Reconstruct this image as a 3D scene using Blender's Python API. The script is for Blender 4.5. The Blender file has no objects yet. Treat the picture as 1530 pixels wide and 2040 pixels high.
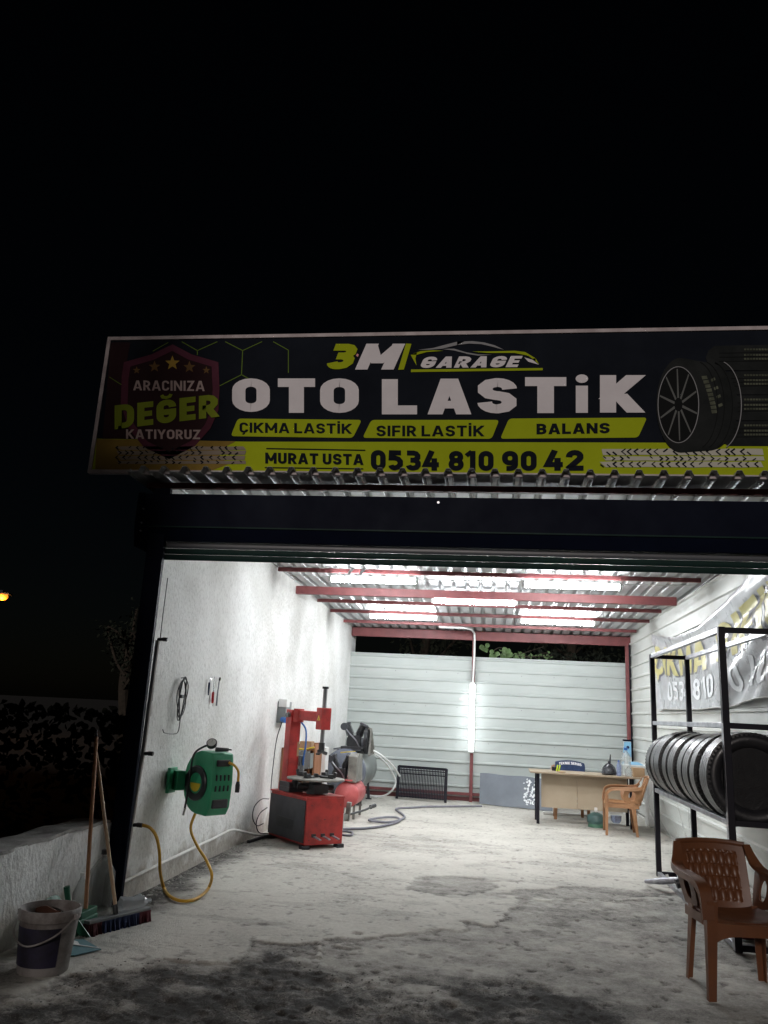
import bpy, bmesh, math, random
import numpy as np
from mathutils import Vector, Matrix
R_=math.radians
random.seed(7); rng=np.random.RandomState(11)
SC=bpy.context.scene; COL=SC.collection
# ------------------------------------------------------------------ camera, sky, sun, exposure
H=1.5; FPX=1568.68; YAW,PIT,ROL=-0.146404,0.248775,0.052251
def _cam():
    f=np.array([math.sin(YAW)*math.cos(PIT),math.cos(YAW)*math.cos(PIT),math.sin(PIT)])
    r=np.array([math.cos(YAW),-math.sin(YAW),0.]); u=np.cross(r,f); c,s=math.cos(ROL),math.sin(ROL)
    return c*r+s*u, -s*r+c*u, f
cr,cu,cf=_cam()
cd=bpy.data.cameras.new('camera'); cam=bpy.data.objects.new('camera',cd); COL.objects.link(cam); SC.camera=cam
cd.sensor_fit='VERTICAL'; cd.sensor_height=24; cd.lens=FPX/2040*24; cd.clip_start=.05; cd.clip_end=2000
m=Matrix.Identity(4)
for i in range(3): m[i][0]=cr[i]; m[i][1]=cu[i]; m[i][2]=-cf[i]
m[0][3]=0; m[1][3]=0; m[2][3]=H; cam.matrix_world=m
W=bpy.data.worlds.new('World'); SC.world=W; W.use_nodes=True
nt=W.node_tree; bg=nt.nodes['Background']; sky=nt.nodes.new('ShaderNodeTexSky'); sky.sky_type='NISHITA'; sky.sun_disc=False
SUN_EL,SUN_AZ=R_(17),R_(186)          # azimuth clockwise from +Y: a faint distant lamp light from behind the camera
sky.sun_elevation=SUN_EL; sky.sun_rotation=SUN_AZ
nt.links.new(sky.outputs[0],bg.inputs[0]); bg.inputs[1].default_value=.00032
sd=bpy.data.lights.new('sun','SUN'); sd.energy=1.0; sd.angle=R_(4); sd.color=(1,.91,.86)
sun=bpy.data.objects.new('sun',sd); COL.objects.link(sun)
sdir=Vector((math.sin(SUN_AZ)*math.cos(SUN_EL),math.cos(SUN_AZ)*math.cos(SUN_EL),math.sin(SUN_EL)))
sun.rotation_euler=sdir.to_track_quat('Z','Y').to_euler(); sun.location=sdir*30
SC.view_settings.view_transform='Standard'; SC.view_settings.look='None'; SC.view_settings.gamma=1; SC.view_settings.use_curve_mapping=False
SC.view_settings.exposure=0
SC.render.engine='CYCLES'; SC.render.resolution_x=768; SC.render.resolution_y=1024
SC.cycles.max_bounces=8; SC.cycles.diffuse_bounces=4; SC.cycles.transparent_max_bounces=12
TUBE_L=158.0
# ------------------------------------------------------------------ survey helpers: sight lines of the photo met with real planes
def ray(x,y):
    a=(x-765)/FPX; b=-(y-1020)/FPX
    return cr*a+cu*b+cf
def atY(x,y,Y): d=ray(x,y); return Vector(d*(Y/d[1]))+Vector((0,0,H))
def atX(x,y,X): d=ray(x,y); return Vector(d*(X/d[0]))+Vector((0,0,H))
def atZ(x,y,z=0): d=ray(x,y); return Vector(d*((z-H)/d[2]))+Vector((0,0,H))
# ------------------------------------------------------------------ materials
def mat(name,c,rough=.6,metal=0,c2=None,nscale=6,bump=0,bscale=60,spec=.5,stretch=None,lo=.35,hi=.65,emit=None,trans=0,alpha=1,coat=0,detail=6):
    M=bpy.data.materials.new(name); M.use_nodes=True; t=M.node_tree; b=t.nodes['Principled BSDF']
    b.inputs['Base Color'].default_value=(*c,1); b.inputs['Roughness'].default_value=rough; b.inputs['Metallic'].default_value=metal
    b.inputs['Specular IOR Level'].default_value=spec
    if coat: b.inputs['Coat Weight'].default_value=coat; b.inputs['Coat Roughness'].default_value=.15
    if trans: b.inputs['Transmission Weight'].default_value=trans; b.inputs['IOR'].default_value=1.33
    if alpha<1: b.inputs['Alpha'].default_value=alpha
    if emit: b.inputs['Emission Color'].default_value=(*emit[0],1); b.inputs['Emission Strength'].default_value=emit[1]
    tc=t.nodes.new('ShaderNodeTexCoord'); src=tc.outputs['Object']
    if stretch:
        mp=t.nodes.new('ShaderNodeMapping'); mp.inputs['Scale'].default_value=stretch; t.links.new(src,mp.inputs[0]); src=mp.outputs[0]
    if c2:
        n=t.nodes.new('ShaderNodeTexNoise'); n.inputs['Scale'].default_value=nscale; n.inputs['Detail'].default_value=detail; n.inputs['Roughness'].default_value=.65
        t.links.new(src,n.inputs['Vector']); r=t.nodes.new('ShaderNodeValToRGB')
        r.color_ramp.elements[0].position=lo; r.color_ramp.elements[1].position=hi
        r.color_ramp.elements[0].color=(*c2,1); r.color_ramp.elements[1].color=(*c,1)
        t.links.new(n.outputs[0],r.inputs[0]); t.links.new(r.outputs[0],b.inputs['Base Color'])
        mr=t.nodes.new('ShaderNodeMapRange'); mr.inputs[3].default_value=min(1,rough+.15); mr.inputs[4].default_value=max(.03,rough-.08)
        t.links.new(n.outputs[0],mr.inputs[0]); t.links.new(mr.outputs[0],b.inputs['Roughness'])
    if bump:
        n2=t.nodes.new('ShaderNodeTexNoise'); n2.inputs['Scale'].default_value=bscale; n2.inputs['Detail'].default_value=5
        t.links.new(src,n2.inputs['Vector']); bp=t.nodes.new('ShaderNodeBump'); bp.inputs['Strength'].default_value=bump; bp.inputs['Distance'].default_value=.01
        t.links.new(n2.outputs[0],bp.inputs['Height']); t.links.new(bp.outputs[0],b.inputs['Normal'])
    return M
M={}
M['zinc']=mat('zinc_roof_sheet',(.50,.51,.52),.48,.25,(.42,.43,.44),3,.06,30,stretch=(1,.15,1))
M['sheet']=mat('pale_painted_sheet',(.44,.47,.452),.6,.0,(.39,.42,.405),1.6,.05,8,stretch=(.5,.5,2))
M['sheet_r']=mat('cream_painted_sheet',(.64,.65,.62),.45,.0,(.56,.57,.54),1.8,.05,8,stretch=(.5,.5,2))
M['red_steel']=mat('red_oxide_steel',(.20,.052,.052),.5,0,(.145,.04,.042),5,.1,50)
M['navy']=mat('dark_blue_grey_steel',(.0035,.006,.016),.5,0,(.0025,.004,.012),3,.03,20)
M['navy_green']=mat('dark_green_slat',(.013,.034,.030),.4,0,(.010,.024,.022),3)
M['black_steel']=mat('black_square_tube',(.005,.005,.011),.5,0,(.009,.008,.012),14,.05,60)
M['bare_steel']=mat('bare_steel_tube',(.42,.42,.45),.33,.8,(.22,.22,.25),9,.08,40)
M['concrete']=mat('concrete_coping',(.36,.35,.33),.9,0,(.22,.21,.2),7,.5,45)
M['tube_low']=mat('lit_tube_upright',(.9,.9,.9),.4,emit=((.93,.97,1.0),TUBE_L*.075))
M['tube']=mat('lit_tube',(.9,.9,.9),.4,emit=((.93,.97,1.0),TUBE_L))
M['white_plastic']=mat('white_plastic',(.75,.75,.74),.4,0,(.68,.68,.66),8)
M['pipe_grey']=mat('grey_plastic_pipe',(.45,.42,.40),.5,0,(.36,.33,.32),12)
M['pipe_white']=mat('white_plastic_pipe',(.72,.71,.68),.45,0,(.6,.58,.55),6)
M['black_plastic']=mat('black_plastic',(.018,.018,.022),.4)
M['black_rubber']=mat('black_rubber',(.010,.010,.013),.40,0,(.018,.018,.02),20,.2,90,coat=.12)
M['red_paint']=mat('red_machine_paint',(.42,.030,.026),.42,0,(.24,.022,.02),9,.05,30,lo=.3,hi=.55)
M['pink_red']=mat('faded_red_tank_paint',(.50,.11,.11),.4,0,(.36,.06,.06),5)
M['dark_grey']=mat('charcoal_powder_coat',(.05,.052,.06),.5,0,(.035,.036,.042),6,.1,80)
M['mid_grey']=mat('grey_steel',(.2,.21,.22),.38,.3,(.15,.155,.16),5,.05,30)
M['tank_grey']=mat('grey_tank_paint',(.20,.22,.215),.33,0,(.15,.165,.16),3,.03,20)
M['tank_blue']=mat('blue_grey_tank_end',(.11,.12,.15),.25,0)
M['dusty']=mat('dusty_cast_metal',(.24,.235,.21),.6,.2,(.14,.135,.12),10,.15,50)
M['cast']=mat('black_cast_iron',(.025,.026,.032),.4,.4,(.05,.05,.05),18,.2,60)
M['wood_brown']=mat('brown_wood_board',(.30,.13,.06),.6,0,(.2,.08,.035),9,.1,40,stretch=(6,6,.6))
M['desk']=mat('beige_laminate',(.37,.305,.22),.5,0,(.33,.27,.19),3,.03,40)
M['desktop']=mat('beige_laminate_top',(.36,.285,.20),.42,0,(.31,.24,.165),4,.03,40)
M['chair_brown']=mat('brown_moulded_plastic',(.135,.050,.020),.36,0,(.105,.038,.016),9,.04,120)
M['chair_tan']=mat('tan_moulded_plastic',(.33,.165,.075),.38,0,(.29,.145,.065),9,.04,120)
M['green']=mat('green_reel_plastic',(.03,.31,.15),.4,0,(.024,.26,.125),8,.04,100)
M['dark_green']=mat('dark_green_plastic',(.012,.11,.06),.45)
M['yellow']=mat('yellow_plastic',(.62,.46,.03),.45)
M['yellow_hose']=mat('yellow_rubber_hose',(.58,.33,.02),.45,0,(.48,.25,.015),10,.1,80)
M['hose_grey']=mat('grey_rubber_hose',(.19,.19,.22),.55,0,(.14,.14,.17),12)
M['hose_white']=mat('white_rubber_hose',(.74,.75,.74),.4)
M['blue']=mat('blue_plastic',(.03,.13,.42),.35)
M['chrome']=mat('chrome',(.7,.7,.72),.15,1)
M['red_plastic']=mat('red_plastic',(.5,.02,.03),.35)
M['cardboard']=mat('cardboard',(.38,.25,.14),.85,0,(.33,.21,.12),10)
M['broom_wood']=mat('broom_handle_wood',(.46,.22,.10),.55,0,(.3,.13,.06),9,.05,40,stretch=(8,8,.7))
M['broom_wood2']=mat('pale_broom_handle',(.45,.31,.2),.55,0,(.34,.22,.13),9,.05,40,stretch=(8,8,.7))
M['bristle_red']=mat('dark_red_bristles',(.08,.01,.015),.8,0,(.1,.012,.02),60,.5,200)
M['bristle_blue']=mat('blue_bristles',(.018,.032,.09),.8,0,(.02,.03,.1),60,.5,200)
M['pail']=mat('dirty_white_pail',(.32,.30,.29),.55,0,(.07,.05,.04),5,.1,40,lo=.3,hi=.6)
M['pail_print']=mat('purple_pail_print',(.018,.014,.04),.6,0,(.006,.005,.008),7,lo=.35,hi=.6)
M['clear']=mat('clear_plastic',(.78,.84,.85),.12,trans=.85,alpha=.45)
M['clear_blue']=mat('clear_blue_plastic',(.35,.45,.8),.15,trans=.7,alpha=.6)
M['film']=mat('clear_plastic_film',(.7,.74,.72),.2,trans=.3,alpha=.34,bump=.8,bscale=12)
M['film_wrap']=mat('crumpled_film',(.8,.85,.9),.12,trans=.4,alpha=.55,bump=.8,bscale=25)
M['smoke']=mat('black_bag',(.02,.02,.025),.25,bump=.5,bscale=30)
M['navy_cloth']=mat('navy_cloth',(.018,.035,.09),.85,0,(.012,.025,.07),12,.3,60)
M['mat_grey']=mat('grey_foam_sheet',(.17,.19,.215),.7,0,(.14,.155,.18),3,.1,60)
M['foil']=mat('silver_foil',(.88,.9,.92),.3,.0)
M['gas']=mat('blue_green_gas_bottle',(.06,.13,.125),.45,0,(.045,.09,.085),6)
M['gas_green']=mat('green_gas_bottle_foot',(.05,.14,.09),.5)
M['light_blue']=mat('light_blue_print',(.22,.46,.66),.5)
M['teal']=mat('teal_board',(.10,.22,.25),.6)
M['vinyl']=mat('grey_vinyl',(.46,.465,.48),.25,0,(.40,.405,.415),2.5,.25,5,coat=.2)
M['vinyl_hem']=mat('pale_vinyl_hem',(.6,.6,.58),.35)
M['ban_yellow']=mat('banner_yellow_print',(.50,.45,.18),.35)
M['ban_white']=mat('banner_white_print',(.75,.76,.78),.3)
M['ban_dark']=mat('banner_dark_print',(.13,.13,.155),.4)
M['s_black']=mat('sign_black_vinyl',(.010,.013,.020),.7,0,(.007,.009,.014),2)
M['s_lime']=mat('sign_lime_print',(.40,.47,.014),.7,0,(.36,.42,.012),2)
M['s_white']=mat('sign_white_print',(.80,.76,.78),.7,0,(.72,.68,.70),3)
M['s_gold']=mat('sign_gold_print',(.42,.27,.05),.7)
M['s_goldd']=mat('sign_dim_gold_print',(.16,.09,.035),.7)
M['s_purple']=mat('sign_plum_print',(.12,.035,.06),.7,0,(.08,.022,.035),2)
M['s_plumd']=mat('sign_dark_plum_print',(.028,.012,.014),.7)
M['s_amber']=mat('sign_amber_print',(.30,.20,.045),.7,0,(.22,.14,.03),2)  # warm lamp light on the lime band, put into the colour
M['s_grey']=mat('sign_grey_print',(.3,.3,.31),.7)
M['s_dim']=mat('sign_dim_white_print',(.46,.36,.34),.7,0,(.4,.3,.28),4)  # white print with the shade of the left end put into its colour
M['s_dimlime']=mat('sign_dim_lime_print',(.20,.25,.02),.7)  # lime print darkened the same way for the shaded left end
M['s_hex']=mat('sign_hex_line_print',(.13,.2,.03),.7)
M['s_tyre']=mat('sign_tyre_print',(.024,.026,.026),.7,0,(.012,.014,.014),3)
M['s_groove']=mat('sign_tyre_groove_print',(.009,.010,.010),.7)
M['s_shine']=mat('sign_tyre_highlight_print',(.13,.14,.10),.7,0,(.05,.055,.04),9)
M['s_frame']=mat('sign_frame',(.58,.52,.52),.7,.2,(.42,.36,.36),5)
for _k in M:
    if _k.startswith('s_'): M[_k].node_tree.nodes['Principled BSDF'].inputs['Specular IOR Level'].default_value=.06
M['black_steel'].node_tree.nodes['Principled BSDF'].inputs['Specular IOR Level'].default_value=.2
for _k in ('navy','navy_green'): M[_k].node_tree.nodes['Principled BSDF'].inputs['Specular IOR Level'].default_value=.05
M['ban_hv']=mat('hi_viz_yellow',(.6,.8,.03),.5)
M['rust']=mat('dark_rusty_cloth',(.07,.025,.012),.85)
M['slat_edge']=mat('worn_slat_edge',(.06,.065,.075),.4)  # lighter top slat: a highlight line put into the colour
M['s_trkd']=mat('sign_dim_track_print',(.24,.19,.14),.7)  # track print darkened to carry the shade of the left end
M['s_trk']=mat('sign_track_print',(.52,.50,.42),.7)
M['s_spoke']=mat('sign_spoke_print',(.075,.08,.075),.6)
M['leaf']=mat('vine_leaf',(.11,.17,.065),.55,0,(.07,.12,.04),20)
M['leaf_dark']=mat('dark_leaf',(.012,.017,.007),.9,0,(.006,.009,.004),20)
M['bark']=mat('bark',(.04,.03,.02),.9,0,(.02,.015,.01),10,.5,30)
M['street_orange']=mat('lit_street_lamp_glass',(1,.5,.1),.4,emit=((1,.20,.012),2.4))
M['gravel']=mat('dark_gravel',(.10,.095,.085),.95,0,(.05,.047,.043),30,.3,60)
M['rubble']=mat('pale_rubble',(.34,.33,.30),.95,0,(.22,.21,.19),30,.3,60)
M['soil']=mat('dark_earth',(.006,.0055,.005),1.0,0,(.004,.0035,.003),3,.5,30)
def stucco_mat():
    m=bpy.data.materials.new('white_rough_stucco'); m.use_nodes=True; t=m.node_tree; b=t.nodes['Principled BSDF']; b.inputs['Roughness'].default_value=.9
    b.inputs['Specular IOR Level'].default_value=.2
    tc=t.nodes.new('ShaderNodeTexCoord'); mp=t.nodes.new('ShaderNodeMapping'); mp.inputs['Scale'].default_value=(1,1,.62); t.links.new(tc.outputs['Object'],mp.inputs[0])
    n=t.nodes.new('ShaderNodeTexNoise'); n.inputs['Scale'].default_value=44; n.inputs['Detail'].default_value=8; n.inputs['Roughness'].default_value=.62; t.links.new(mp.outputs[0],n.inputs['Vector'])
    n3=t.nodes.new('ShaderNodeTexNoise'); n3.inputs['Scale'].default_value=1.3; n3.inputs['Detail'].default_value=5; t.links.new(tc.outputs['Object'],n3.inputs['Vector'])
    v=t.nodes.new('ShaderNodeTexVoronoi'); v.inputs['Scale'].default_value=30; v.feature='SMOOTH_F1'; t.links.new(mp.outputs[0],v.inputs['Vector'])
    r=t.nodes.new('ShaderNodeValToRGB'); r.color_ramp.elements[0].position=.38; r.color_ramp.elements[1].position=.50
    r.color_ramp.elements[0].color=(.655,.65,.635,1); r.color_ramp.elements[1].color=(.79,.79,.775,1); t.links.new(n.outputs[0],r.inputs[0])
    r2=t.nodes.new('ShaderNodeValToRGB'); r2.color_ramp.elements[0].position=.35; r2.color_ramp.elements[1].position=.6
    r2.color_ramp.elements[0].color=(.78,.775,.76,1); r2.color_ramp.elements[1].color=(1,1,1,1); t.links.new(n3.outputs[0],r2.inputs[0])
    mx=t.nodes.new('ShaderNodeMix'); mx.data_type='RGBA'; mx.blend_type='MULTIPLY'; mx.inputs[0].default_value=1
    sx=t.nodes.new('ShaderNodeSeparateXYZ'); t.links.new(tc.outputs['Object'],sx.inputs[0])
    n4=t.nodes.new('ShaderNodeTexNoise'); n4.inputs['Scale'].default_value=5; n4.inputs['Detail'].default_value=6; t.links.new(tc.outputs['Object'],n4.inputs['Vector'])
    m4=t.nodes.new('ShaderNodeMath'); m4.operation='MULTIPLY_ADD'; m4.inputs[1].default_value=-.7; t.links.new(n4.outputs[0],m4.inputs[0]); t.links.new(sx.outputs[2],m4.inputs[2])
    r4=t.nodes.new('ShaderNodeValToRGB'); r4.color_ramp.elements[0].position=0; r4.color_ramp.elements[0].color=(.62,.58,.53,1); r4.color_ramp.elements[1].position=.16; r4.color_ramp.elements[1].color=(1,1,1,1)
    ad4=t.nodes.new('ShaderNodeMath'); ad4.operation='ADD'; ad4.inputs[1].default_value=.26; t.links.new(m4.outputs[0],ad4.inputs[0]); t.links.new(ad4.outputs[0],r4.inputs[0])
    m5=t.nodes.new('ShaderNodeMix'); m5.data_type='RGBA'; m5.blend_type='MULTIPLY'; m5.inputs[0].default_value=1
    t.links.new(r.outputs[0],mx.inputs[6]); t.links.new(r2.outputs[0],mx.inputs[7]); t.links.new(mx.outputs[2],m5.inputs[6]); t.links.new(r4.outputs[0],m5.inputs[7]); t.links.new(m5.outputs[2],b.inputs['Base Color'])
    ad=t.nodes.new('ShaderNodeMath'); ad.operation='MULTIPLY_ADD'; ad.inputs[1].default_value=.6; t.links.new(v.outputs[0],ad.inputs[0]); t.links.new(n.outputs[0],ad.inputs[2])
    bp=t.nodes.new('ShaderNodeBump'); bp.inputs['Strength'].default_value=.9; bp.inputs['Distance'].default_value=.011; t.links.new(ad.outputs[0],bp.inputs['Height']); t.links.new(bp.outputs[0],b.inputs['Normal'])
    return m
M['stucco']=stucco_mat()
# ------------------------------------------------------------------ object helpers
def tag(o,label=None,cat=None,group=None,kind=None):
    if label: o['label']=label
    if cat: o['category']=cat
    if group: o['group']=group
    if kind: o['kind']=kind
    return o
def thing(name,label,cat,loc=(0,0,0),rz=0,group=None):
    o=bpy.data.objects.new(name,None); COL.objects.link(o); o.location=loc; o.rotation_euler=(0,0,rz); o.empty_display_size=.1
    o['fr']=[*loc,rz]
    return tag(o,label,cat,group)
def frame_of(p):
    while p.parent: p=p.parent
    f=p.get('fr')
    if f is None: return Matrix.Identity(4)
    return Matrix.Translation(Vector(f[:3]))@Matrix.Rotation(f[3],4,'Z')
class MB:
    def __init__(s): s.v=[]; s.f=[]; s.m=Matrix.Identity(4)
    def add(s,vs,fs):
        n=len(s.v); s.v+= [s.m@Vector(v) for v in vs]; s.f+=[tuple(i+n for i in f) for f in fs]; return s
    def box(s,a,b):
        (x0,y0,z0),(x1,y1,z1)=a,b
        x0,x1=min(x0,x1),max(x0,x1);y0,y1=min(y0,y1),max(y0,y1);z0,z1=min(z0,z1),max(z0,z1)
        return s.add([(x0,y0,z0),(x1,y0,z0),(x1,y1,z0),(x0,y1,z0),(x0,y0,z1),(x1,y0,z1),(x1,y1,z1),(x0,y1,z1)],
            [(0,3,2,1),(4,5,6,7),(0,1,5,4),(1,2,6,5),(2,3,7,6),(3,0,4,7)])
    def cbox(s,c,d): return s.box([c[i]-d[i]/2 for i in range(3)],[c[i]+d[i]/2 for i in range(3)])
    def bar(s,p,q,w,h=None,up=(0,0,1)):
        p,q=Vector(p),Vector(q); h=h or w; d=(q-p).normalized(); up=Vector(up)
        if abs(d.dot(up))>.97: up=Vector((0,1,0))
        x=d.cross(up).normalized(); y=x.cross(d)
        c=[(-w/2,-h/2),(w/2,-h/2),(w/2,h/2),(-w/2,h/2)]
        return s.add([o+x*a+y*b for o in (p,q) for a,b in c],[(0,1,2,3),(7,6,5,4),(0,4,5,1),(1,5,6,2),(2,6,7,3),(3,7,4,0)])
    def tube(s,pts,r,n=8,caps=True,rs=None,flat=1):
        pts=[Vector(p) for p in pts]; k=len(pts); vs=[]; up=Vector((0,0,1)); prev=None
        for i,p in enumerate(pts):
            d=(pts[min(i+1,k-1)]-pts[max(i-1,0)]); d=d.normalized() if d.length>1e-9 else Vector((0,0,1))
            if prev is None:
                a=up if abs(d.dot(up))<.9 else Vector((1,0,0)); x=d.cross(a).normalized()
            else: x=(prev-d*prev.dot(d)).normalized()
            prev=x; y=d.cross(x); rr=rs[i] if rs else r
            for j in range(n):
                t=2*math.pi*j/n; vs.append(p+x*math.cos(t)*rr+y*math.sin(t)*rr*flat)
        fs=[(i*n+j,i*n+(j+1)%n,(i+1)*n+(j+1)%n,(i+1)*n+j) for i in range(k-1) for j in range(n)]
        if caps: fs+=[tuple(range(n-1,-1,-1)),tuple((k-1)*n+j for j in range(n))]
        return s.add(vs,fs)
    def cyl(s,p,q,r,n=16,r2=None): return s.tube([p,q],r,n,rs=[r,r2 if r2 is not None else r])
    def lathe(s,prof,n=24,c=(0,0,0),axis='Z'):
        vs=[]
        for r,z in prof:
            for j in range(n):
                t=2*math.pi*j/n; a,b=r*math.cos(t),r*math.sin(t)
                v={'Z':(a,b,z),'Y':(a,z,-b),'X':(z,a,b)}[axis]; vs.append((v[0]+c[0],v[1]+c[1],v[2]+c[2]))
        k=len(prof)
        fs=[(i*n+j,i*n+(j+1)%n,(i+1)*n+(j+1)%n,(i+1)*n+j) for i in range(k-1) for j in range(n)]
        if prof[0][0]>1e-6: fs.append(tuple(range(n-1,-1,-1)))
        if prof[-1][0]>1e-6: fs.append(tuple((k-1)*n+j for j in range(n)))
        return s.add(vs,fs)
    def sphere(s,c,r,n=12,k=8,sc=(1,1,1)):
        vs=[(c[0],c[1],c[2]-r*sc[2])]
        for i in range(1,k):
            a=-math.pi/2+math.pi*i/k
            for j in range(n):
                t=2*math.pi*j/n; vs.append((c[0]+r*math.cos(a)*math.cos(t)*sc[0],c[1]+r*math.cos(a)*math.sin(t)*sc[1],c[2]+r*math.sin(a)*sc[2]))
        vs.append((c[0],c[1],c[2]+r*sc[2])); L=len(vs)-1
        fs=[(0,1+(j+1)%n,1+j) for j in range(n)]
        fs+=[(1+i*n+j,1+i*n+(j+1)%n,1+(i+1)*n+(j+1)%n,1+(i+1)*n+j) for i in range(k-2) for j in range(n)]
        fs+=[(L,1+(k-2)*n+j,1+(k-2)*n+(j+1)%n) for j in range(n)]
        return s.add(vs,fs)
    def prism(s,poly,off):
        n=len(poly); off=Vector(off); a=[Vector(p) for p in poly]
        return s.add(a+[p+off for p in a],[tuple(range(n-1,-1,-1)),tuple(range(n,2*n))]+[(i,(i+1)%n,n+(i+1)%n,n+i) for i in range(n)])
    def face(s,poly): return s.add(poly,[tuple(range(len(poly)))])
    def grid(s,fn,nu,nv,thick=None):
        vs=[Vector(fn(i/nu,j/nv)) for i in range(nu+1) for j in range(nv+1)]
        fs=[(i*(nv+1)+j,(i+1)*(nv+1)+j,(i+1)*(nv+1)+j+1,i*(nv+1)+j+1) for i in range(nu) for j in range(nv)]
        if thick is None: return s.add(vs,fs)
        t=Vector(thick); N=len(vs); vs2=vs+[v+t for v in vs]; fs2=fs+[tuple(N+i for i in reversed(f)) for f in fs]
        rim=[i*(nv+1) for i in range(nu+1)]+[nu*(nv+1)+j for j in range(1,nv+1)]+[i*(nv+1)+nv for i in range(nu-1,-1,-1)]+[j for j in range(nv-1,0,-1)]
        for i in range(len(rim)): a,b=rim[i],rim[(i+1)%len(rim)]; fs2.append((b,a,N+a,N+b))
        return s.add(vs2,fs2)
    def build(s,name,material,parent=None,smooth=False,bevel=0,local=False,label=None,ang=35):
        me=bpy.data.meshes.new(name)
        vs=s.v
        if parent and not local:
            inv=frame_of(parent).inverted(); vs=[inv@v for v in vs]
        me.from_pydata([tuple(v) for v in vs],[],s.f); me.materials.append(M[material] if isinstance(material,str) else material)
        bm=bmesh.new(); bm.from_mesh(me); bmesh.ops.recalc_face_normals(bm,faces=bm.faces); bm.to_mesh(me); bm.free()
        o=bpy.data.objects.new(name,me); COL.objects.link(o)
        if parent: o.parent=parent
        if smooth:
            me.shade_smooth()
            try: me.set_sharp_from_angle(angle=R_(ang))
            except Exception: pass
        if bevel:
            b=o.modifiers.new('bevel','BEVEL'); b.width=bevel; b.segments=2; b.limit_method='ANGLE'; b.angle_limit=R_(40)
        if label: o['label']=label
        return o
def spline(pts,k=8):
    p=[Vector(a) for a in pts]; p=[p[0]*2-p[1]]+p+[p[-1]*2-p[-2]]; out=[]
    for i in range(1,len(p)-2):
        for j in range(k):
            t=j/k; a,b,c,d=p[i-1],p[i],p[i+1],p[i+2]
            out.append(.5*((2*b)+(c-a)*t+(2*a-5*b+4*c-d)*t*t+(3*b-a-3*c+d)*t**3))
    out.append(p[-2]); return out
def copy_tree(o,parent=None):
    c=o.copy(); COL.objects.link(c)
    if parent: c.parent=parent
    for ch in list(o.children): copy_tree(ch,c)
    return c
def _arc(cx_,cy_,rx,ry,a0,a1,n=5): return [(cx_+rx*math.cos(math.radians(a0+(a1-a0)*i/n)),cy_+ry*math.sin(math.radians(a0+(a1-a0)*i/n))) for i in range(n+1)]
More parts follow.
